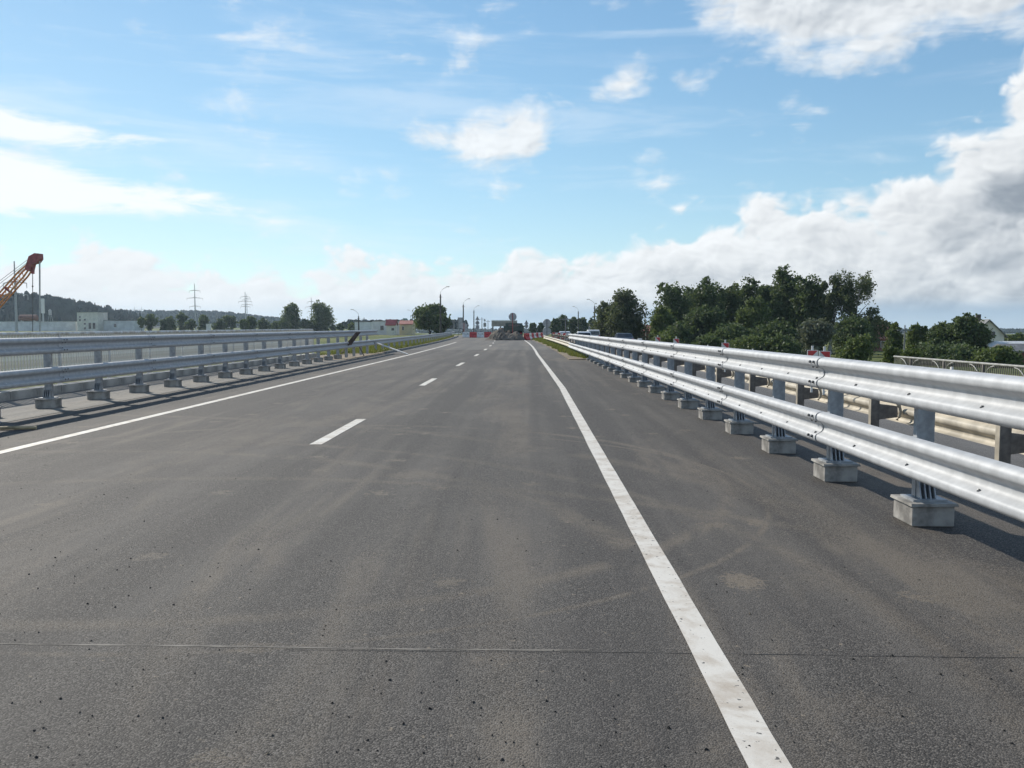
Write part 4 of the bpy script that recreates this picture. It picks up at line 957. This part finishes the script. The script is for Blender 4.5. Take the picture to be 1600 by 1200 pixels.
def tree(name, label, px, py_top, wpx, Y, base, kind, seed, m, n_leaf=5200, leaf=.36, bark=M_BARK, group=None, cat='tree', bottom=.12):
    rnd = random.Random(seed); x = XX(px, Y); base = min(base, float(ground_z(x, Y))); s = Y / F; h = ZZ(py_top, Y, px) - base; w = wpx * s / 2 * (1.22 if kind == 'tall' else 1.0)
    t = thing(name, label, cat, (x, Y, base), 0, group); lobes = []
    if kind == 'round':
        lobes.append((0, 0, h * .56, w * .74, w * .74, h * .34))
        for k in range(11):
            a = rnd.uniform(0, 6.28); f = rnd.uniform(.2, .92); rr = w * rnd.uniform(.26, .46)
            rad = (w - rr) * math.sin(math.pi * min(.9, max(.12, f))) ** .6 * rnd.uniform(.65, 1.0)
            lobes.append((math.cos(a) * rad, math.sin(a) * rad, h * (bottom + (1 - bottom) * f) - rr * .3, rr, rr, rr * rnd.uniform(.7, 1.15)))
        lobes.append((rnd.uniform(-.2, .2) * w, 0, h * .86, w * .34, w * .34, h * .13)); dr, cl = 0, w * .32
    elif kind == 'tall':
        for k in range(13):
            f = k / 12; rr = w * (.50 + .30 * math.sin(math.pi * min(1, f * 1.05))) * rnd.uniform(.65, 1.0) * (1 - .30 * f ** 3)
            a = rnd.uniform(0, 6.28); q = (w - rr) * rnd.uniform(.3, 1.0) * (1 - .45 * f ** 2)
            lobes.append((math.cos(a) * q, math.sin(a) * q, h * (bottom + (1.0 - bottom) * f) - rr * .6, rr, rr, rr * rnd.uniform(.8, 1.2)))
        lobes.append((0, 0, h * .45, w * .7, w * .7, h * .36)); lobes.append((0, 0, h * .80, w * .55, w * .55, h * .19)); dr, cl = .1, w * .30
    elif kind == 'birch':
        for k in range(22):
            f = .30 + .70 * k / 21; rr = w * rnd.uniform(.18, .36); a = rnd.uniform(0, 6.28); q = (w - rr * .6) * rnd.uniform(.25, 1.0) * (.55 + .6 * math.sin(math.pi * min(1, f * .95)))
            lobes.append((math.cos(a) * q, math.sin(a) * q * .8, h * f - rr * .5, rr, rr, rr * rnd.uniform(.7, 1.3)))
        dr, cl = .9, w * .20
    else:   # bush
        for k in range(9):
            a = rnd.uniform(0, 6.28); rr = w * rnd.uniform(.34, .55); q = (w - rr) * rnd.uniform(.2, 1.0)
            lobes.append((math.cos(a) * q, math.sin(a) * q, rr * .5 + (h - 1.4 * rr) * rnd.random(), rr, rr, rr * rnd.uniform(.7, 1.0)))
        lobes.append((0, 0, h * .68, w * .5, w * .5, h * .32)); dr, cl = 0, w * .3
    put('crown', crown_mesh('crown', lobes, n_leaf, leaf, m, seed, dr, cl), t)
    tr = .16 + h * .012
    put('trunk', trunk_mesh('trunk', h * {'bush': .6, 'birch': .9}.get(kind, .78), tr if kind != 'bush' else .09, seed, bark, 14 if kind != 'bush' else 6, w * .95), t)
    return t
GB = -2.15
tree('birch_tree', 'pale green birch standing alone left of the dark wood', 975, 452, 62, 128, -1.5, 'tall', 11, L_BIRCH, 8000, .34, M_BIRCH)
tree('birch_tree', 'shorter birch leaning out beside the lamp post', 947, 472, 42, 132, -1.5, 'tall', 12, L_BIRCH, 5000, .34, M_BIRCH)
tree('broadleaf_tree', 'dark tree at the road end of the wood, pointed top', 1048, 443, 66, 122, GB, 'tall', 13, L_DARK, 9000, .36)
tree('broadleaf_tree', 'low green tree skirting the road end of the wood', 1035, 478, 44, 112, GB, 'round', 14, L_MID, 5200, .32)
tree('broadleaf_tree', 'dark broad tree second from the road end of the wood', 1098, 438, 66, 124, GB, 'tall', 15, L_DARK, 9500, .36)
tree('broadleaf_tree', 'dark round-topped tree in the middle of the wood', 1128, 446, 58, 128, GB, 'tall', 16, L_DARK, 7500, .36)
tree('broadleaf_tree', 'dark tree with a tufted crest beside the tallest tree', 1168, 434, 50, 126, GB, 'tall', 17, L_DARK, 8000, .36)
tree('broadleaf_tree', 'light green tree in front of the wood below the tallest tree', 1178, 462, 62, 112, GB, 'round', 18, L_MID, 8500, .32)
tree('broadleaf_tree', 'low dark tree filling the middle of the wood front', 1100, 476, 74, 110, GB, 'round', 19, L_DARK, 8000, .32)
tree('broadleaf_tree', 'tallest dark tree rising above the wood', 1229, 421, 62, 124, GB, 'tall', 20, L_DARK, 11000, .36)
tree('broadleaf_tree', 'dark full tree between the tallest tree and the airy birch', 1262, 431, 58, 120, GB, 'tall', 21, L_DARK, 9000, .36)
tree('birch_tree', 'airy weeping birch with sky showing through at the wood end', 1338, 430, 92, 116, GB, 'birch', 22, L_BIRCH, 7000, .27, M_BIRCH)
tree('birch_tree', 'thin upright birch next to the airy weeping birch', 1297, 432, 42, 117, GB, 'birch', 23, L_BIRCH, 4500, .27, M_BIRCH)
tree('broadleaf_tree', 'dark filling tree behind the road end of the wood', 1074, 447, 60, 134, GB, 'round', 141, L_DARK, 7000, .36)
tree('broadleaf_tree', 'mid-green filling tree behind the tufted crest tree', 1150, 443, 62, 136, GB, 'round', 142, L_MID, 7000, .36)
tree('broadleaf_tree', 'dark filling tree between the tufted crest and the tallest tree', 1198, 441, 62, 134, GB, 'round', 143, L_DARK, 7000, .36)
tree('broadleaf_tree', 'mid-green filling tree behind the thin upright birch', 1282, 446, 56, 132, GB, 'round', 144, L_MID, 7000, .36)
tree('leafy_bush', 'low hedge bush along the far rail at the road end of the wood', 1045, 520, 70, 92, GB + .3, 'bush', 145, L_MID, 4000, .26, cat='bush')
tree('leafy_bush', 'low hedge bush along the far rail below the broad tree', 1105, 522, 80, 90, GB + .3, 'bush', 146, L_DARK, 4500, .26, cat='bush')
tree('leafy_bush', 'low hedge bush along the far rail below the light green tree', 1170, 524, 84, 88, GB, 'bush', 147, L_MID, 4500, .26, cat='bush')
tree('leafy_bush', 'low hedge bush along the far rail beside the silvery willow', 1225, 522, 70, 86, GB, 'bush', 148, L_DARK, 4500, .26, cat='bush')
tree('willow_bush', 'silvery willow bush in front of the wood', 1272, 497, 70, 92, GB, 'bush', 24, L_WILLOW, 6000, .28, cat='bush')
tree('leafy_bush', 'dark undergrowth bush below the tallest tree', 1215, 500, 90, 104, GB, 'bush', 25, L_DARK, 6000, .30, cat='bush')
tree('leafy_bush', 'dark undergrowth bush below the airy birch', 1330, 494, 86, 106, GB, 'bush', 26, L_DARK, 7000, .30, cat='bush')
tree('leafy_bush', 'dark undergrowth bush in the wood centre', 1140, 505, 90, 102, GB, 'bush', 27, L_DARK, 6000, .30, cat='bush')
tree('leafy_bush', 'dark undergrowth bush at the road end of the wood', 1062, 503, 84, 106, GB, 'bush', 28, L_DARK, 6000, .30, cat='bush')
tree('leafy_bush', 'fresh green bush in front of the airy birch', 1346, 524, 76, 72, GB, 'bush', 29, L_MID, 7000, .22, cat='bush')
tree('leafy_bush', 'bright yellow-green bush behind the concrete pier', 1390, 540, 28, 60, GB, 'bush', 30, L_FRESH, 3000, .16, cat='bush')
tree('leafy_bush', 'low bright bush behind the start of the barred parapet', 1425, 545, 40, 64, GB, 'bush', 31, L_FRESH, 3000, .16, cat='bush')
tree('garden_tree', 'narrow garden tree right of the red-brown house', 1398, 504, 26, 100, GB, 'tall', 32, L_MID, 4200, .28)
tree('garden_tree', 'roundish garden tree beside the grey utility pole', 1435, 507, 40, 96, GB, 'round', 33, L_MID, 5500, .27)
tree('garden_tree', 'dark garden tree left of the gabled house', 1478, 504, 56, 92, GB, 'round', 34, L_DARK, 7000, .27)
tree('garden_tree', 'large dark garden tree before the gabled house', 1514, 493, 70, 90, GB, 'round', 35, L_DARK, 9500, .27)
tree('leafy_bush', 'dark hedge bush below the garden trees behind the parapet', 1480, 538, 110, 78, GB, 'bush', 36, L_DARK, 6500, .24, cat='bush')
tree('leafy_bush', 'dark hedge bush in front of the garden sheds', 1562, 540, 80, 74, GB, 'bush', 37, L_MID, 5000, .24, cat='bush')
tree('garden_tree', 'low far tree right of the gabled house', 1585, 523, 46, 150, GB, 'round', 38, L_MID, 4000, .34)
tree('garden_tree', 'dark tree behind the red-brown house chimney', 1377, 498, 40, 150, GB, 'round', 39, L_DARK, 4000, .36)
# trees beyond the long guardrail
tree('lime_tree', 'big round dense tree behind the lamp post by the road', 672, 475, 60, 190, -.5, 'round', 41, L_DARK, 12000, .5)
tree('lime_tree', 'smaller lobe-crowned tree merging into the big round tree', 690, 490, 34, 186, -.5, 'round', 42, L_DARK, 5000, .5)
tree('field_tree', 'loose round tree left of the field pylon', 455, 473, 29, 400, -.55, 'tall', 43, L_MID, 6000, .75)
tree('field_tree', 'broad tree right of the field pylon', 501, 473, 36, 400, -.55, 'tall', 44, L_MID, 7000, .75)
tree('field_tree', 'low bushy tree at the foot of the field pylon', 478, 501, 26, 395, -.55, 'round', 45, L_DARK, 3000, .75)
for k, (px, py, w) in enumerate(((221, 495, 15), (236, 490, 26), (254, 499, 14), (266, 494, 18), (284, 488, 22), (298, 499, 18), (318, 492, 24), (343, 498, 20), (359, 491, 28), (381, 498, 18), (393, 494, 22), (412, 497, 26), (430, 502, 20), (444, 500, 24), (532, 505, 14), (551, 504, 18), (521, 507, 12))):
    tree('orchard_tree', ORD[k] + ' small round field tree along the row from the pale annex' if px < 450 else {532: 'low far tree midway between the broad field tree and the sheds', 551: 'rounded low far tree beside the low grey shed', 521: 'lowest far tree at the foot of the broad field tree'}[px], px, py, w, 370 + (k * 37) % 30, -.55, ('bush', 'round', 'bush', 'tall')[k % 4], 60 + k, L_DARK if k % 3 else L_MID, 2200, .7, group='small field trees in a row' if px < 450 else 'low far trees by the sheds', bottom=.0)
tree('roadside_tree', 'rounded far tree right of the triangular sign', 833, 504, 14, 300, -.6, 'round', 91, L_DARK, 2500, .6)
tree('roadside_tree', 'rounded far tree behind the stacked round signs', 845, 504, 12, 300, -.6, 'round', 92, L_DARK, 2500, .6)
tree('roadside_tree', 'dark low tree behind the beige billboard end', 813, 508, 12, 290, -.6, 'round', 93, L_DARK, 2200, .6)
for k, (px, py, w) in enumerate(((868, 497, 18), (880, 491, 20), (896, 494, 20), (910, 495, 20), (924, 497, 18), (862, 502, 14))):
    tree('roadside_tree', ['dark rounded tree beside the domed white car', 'highest rounded tree of the distant wood beyond the cars', 'tree of the distant wood behind the thin lamp post', 'tree of the distant wood above the white estate car', 'tree of the distant wood next to the leaning birch', 'lowest tree ending the distant wood at the stacked signs'][k], px, py, w, 255 + 6 * k, -.9, 'round', 100 + k, L_DARK, 3000, .55, group='distant wood beyond the cars', bottom=.03)

# wooded hills and far tree belts
M_FLOOR = mat('forest_floor', (.022, .030, .022), .95, 0, .2, .05)
def ridge(name, pts, Y, depth):
    """hill whose skyline (bare ground) follows pts = (px, py) seen at distance Y"""
    xs_ = [XX(p, Y) for p, _ in pts]; zs_ = [ZZ(q, Y) for _, q in pts]
    X = np.linspace(xs_[0], xs_[-1], 60); Zt = np.interp(X, xs_, zs_)
    prof = [(-.9, 0), (-.5, .55), (-.15, .95), (0, 1), (.4, .8), (1, 0)]
    vs, fs = [], []
    for (v, f) in prof:
        for xx, zz in zip(X, Zt): vs.append((xx, Y + v * depth, -1.0 + (zz + 1.0) * f))
    for j in range(len(prof) - 1):
        for i in range(59): o = j * 60 + i; fs.append((o, o + 1, o + 61, o + 60))
    mb = MB(); mb.add(vs, fs); struct(name, mb.mesh(name, M_FLOOR, 80, recalc=False))
    def zf(x, y):
        v = (y - Y) / depth; f = np.interp(v, [p[0] for p in prof], [p[1] for p in prof]); return -1 + (np.interp(x, xs_, zs_) + 1) * f
    return zf, xs_[0], xs_[-1]
def forest(name, n, x0, x1, y0, y1, zf, hmin, hmax, label, conifer=.6, seed=5):
    rng = np.random.default_rng(seed); vs, fs = [], []
    for i in range(n):
        x = rng.uniform(x0, x1); y = rng.uniform(y0, y1); z = float(zf(x, y)); h = rng.uniform(hmin, hmax); con = rng.random() < conifer
        r = h * rng.uniform(.14, .2) * (1 if con else 1.7); o = len(vs)
        prof = ((.12, .8), (.35, 1), (.65, .62), (.88, .25)) if con else ((.1, .7), (.4, 1.0), (.75, .85), (.95, .4))
        for f, q in prof:
            a0 = rng.random() * 6.28
            for k in range(6):
                a = a0 * .3 + k * 1.047; rr = r * q * rng.uniform(.6, 1.25); vs.append((x + rr * math.cos(a), y + rr * math.sin(a), z + h * (f + rng.uniform(-.05, .05))))
        vs.append((x, y, z + h))
        for j in range(3):
            for k in range(6): fs.append((o + j * 6 + k, o + j * 6 + (k + 1) % 6, o + j * 6 + 6 + (k + 1) % 6, o + j * 6 + 6 + k))
        fs += [(o + 18 + k, o + 18 + (k + 1) % 6, o + 24) for k in range(6)]
    me = bpy.data.meshes.new(name); me.from_pydata(vs, [], fs); me.materials.append(L_FOREST); me.update()
    return tag(put(name, me), label, 'wood', kind='stuff')
zf, xa, xb = ridge('near_hill', [(-520, 478), (-200, 478), (0, 477), (60, 480), (100, 491), (135, 500), (160, 512)], 760, 160)
forest('hill_wood', 2600, xa, xb, 640, 860, zf, 10, 15, 'dark wood covering the near hill behind the crane', .75, 5)
zf, xa, xb = ridge('far_hill', [(60, 500), (150, 497), (240, 496.5), (300, 497), (340, 497), (370, 501), (400, 505), (440, 509), (470, 514)], 1500, 260)
forest('ridge_wood', 4200, xa, xb, 1300, 1700, zf, 10, 15, 'bluish wood covering the long far ridge', .4, 6)
forest('horizon_wood', 3200, XX(640, 1700), XX(1900, 1700), 1650, 1900, ground_z, 7, 12, 'low far belt of trees along the horizon', .2, 8)
forest('horizon_wood', 900, XX(540, 620), XX(720, 620), 600, 680, lambda x, y: -.6, 4, 7.5, 'far tree belt behind the sheds and the kiosk', .2, 9)

# ------------------------------------------------------------------ the air over the plain
hb = MB().box(-4900, 4900, -80, 5050, -7, 75).mesh('haze'); hm = bpy.data.materials.new('haze'); hm.use_nodes = True; hn = hm.node_tree; hn.nodes.clear()
ho = hn.nodes.new('ShaderNodeOutputMaterial'); hv = hn.nodes.new('ShaderNodeVolumePrincipled'); hv.inputs['Color'].default_value = (.66, .82, 1, 1); hv.inputs['Density'].default_value = .00014; hv.inputs['Anisotropy'].default_value = .3
hn.links.new(hv.outputs[0], ho.inputs['Volume']); hb.materials.append(hm)
tag(put('haze', hb), 'thin pale summer haze over the whole plain', 'haze', kind='stuff')
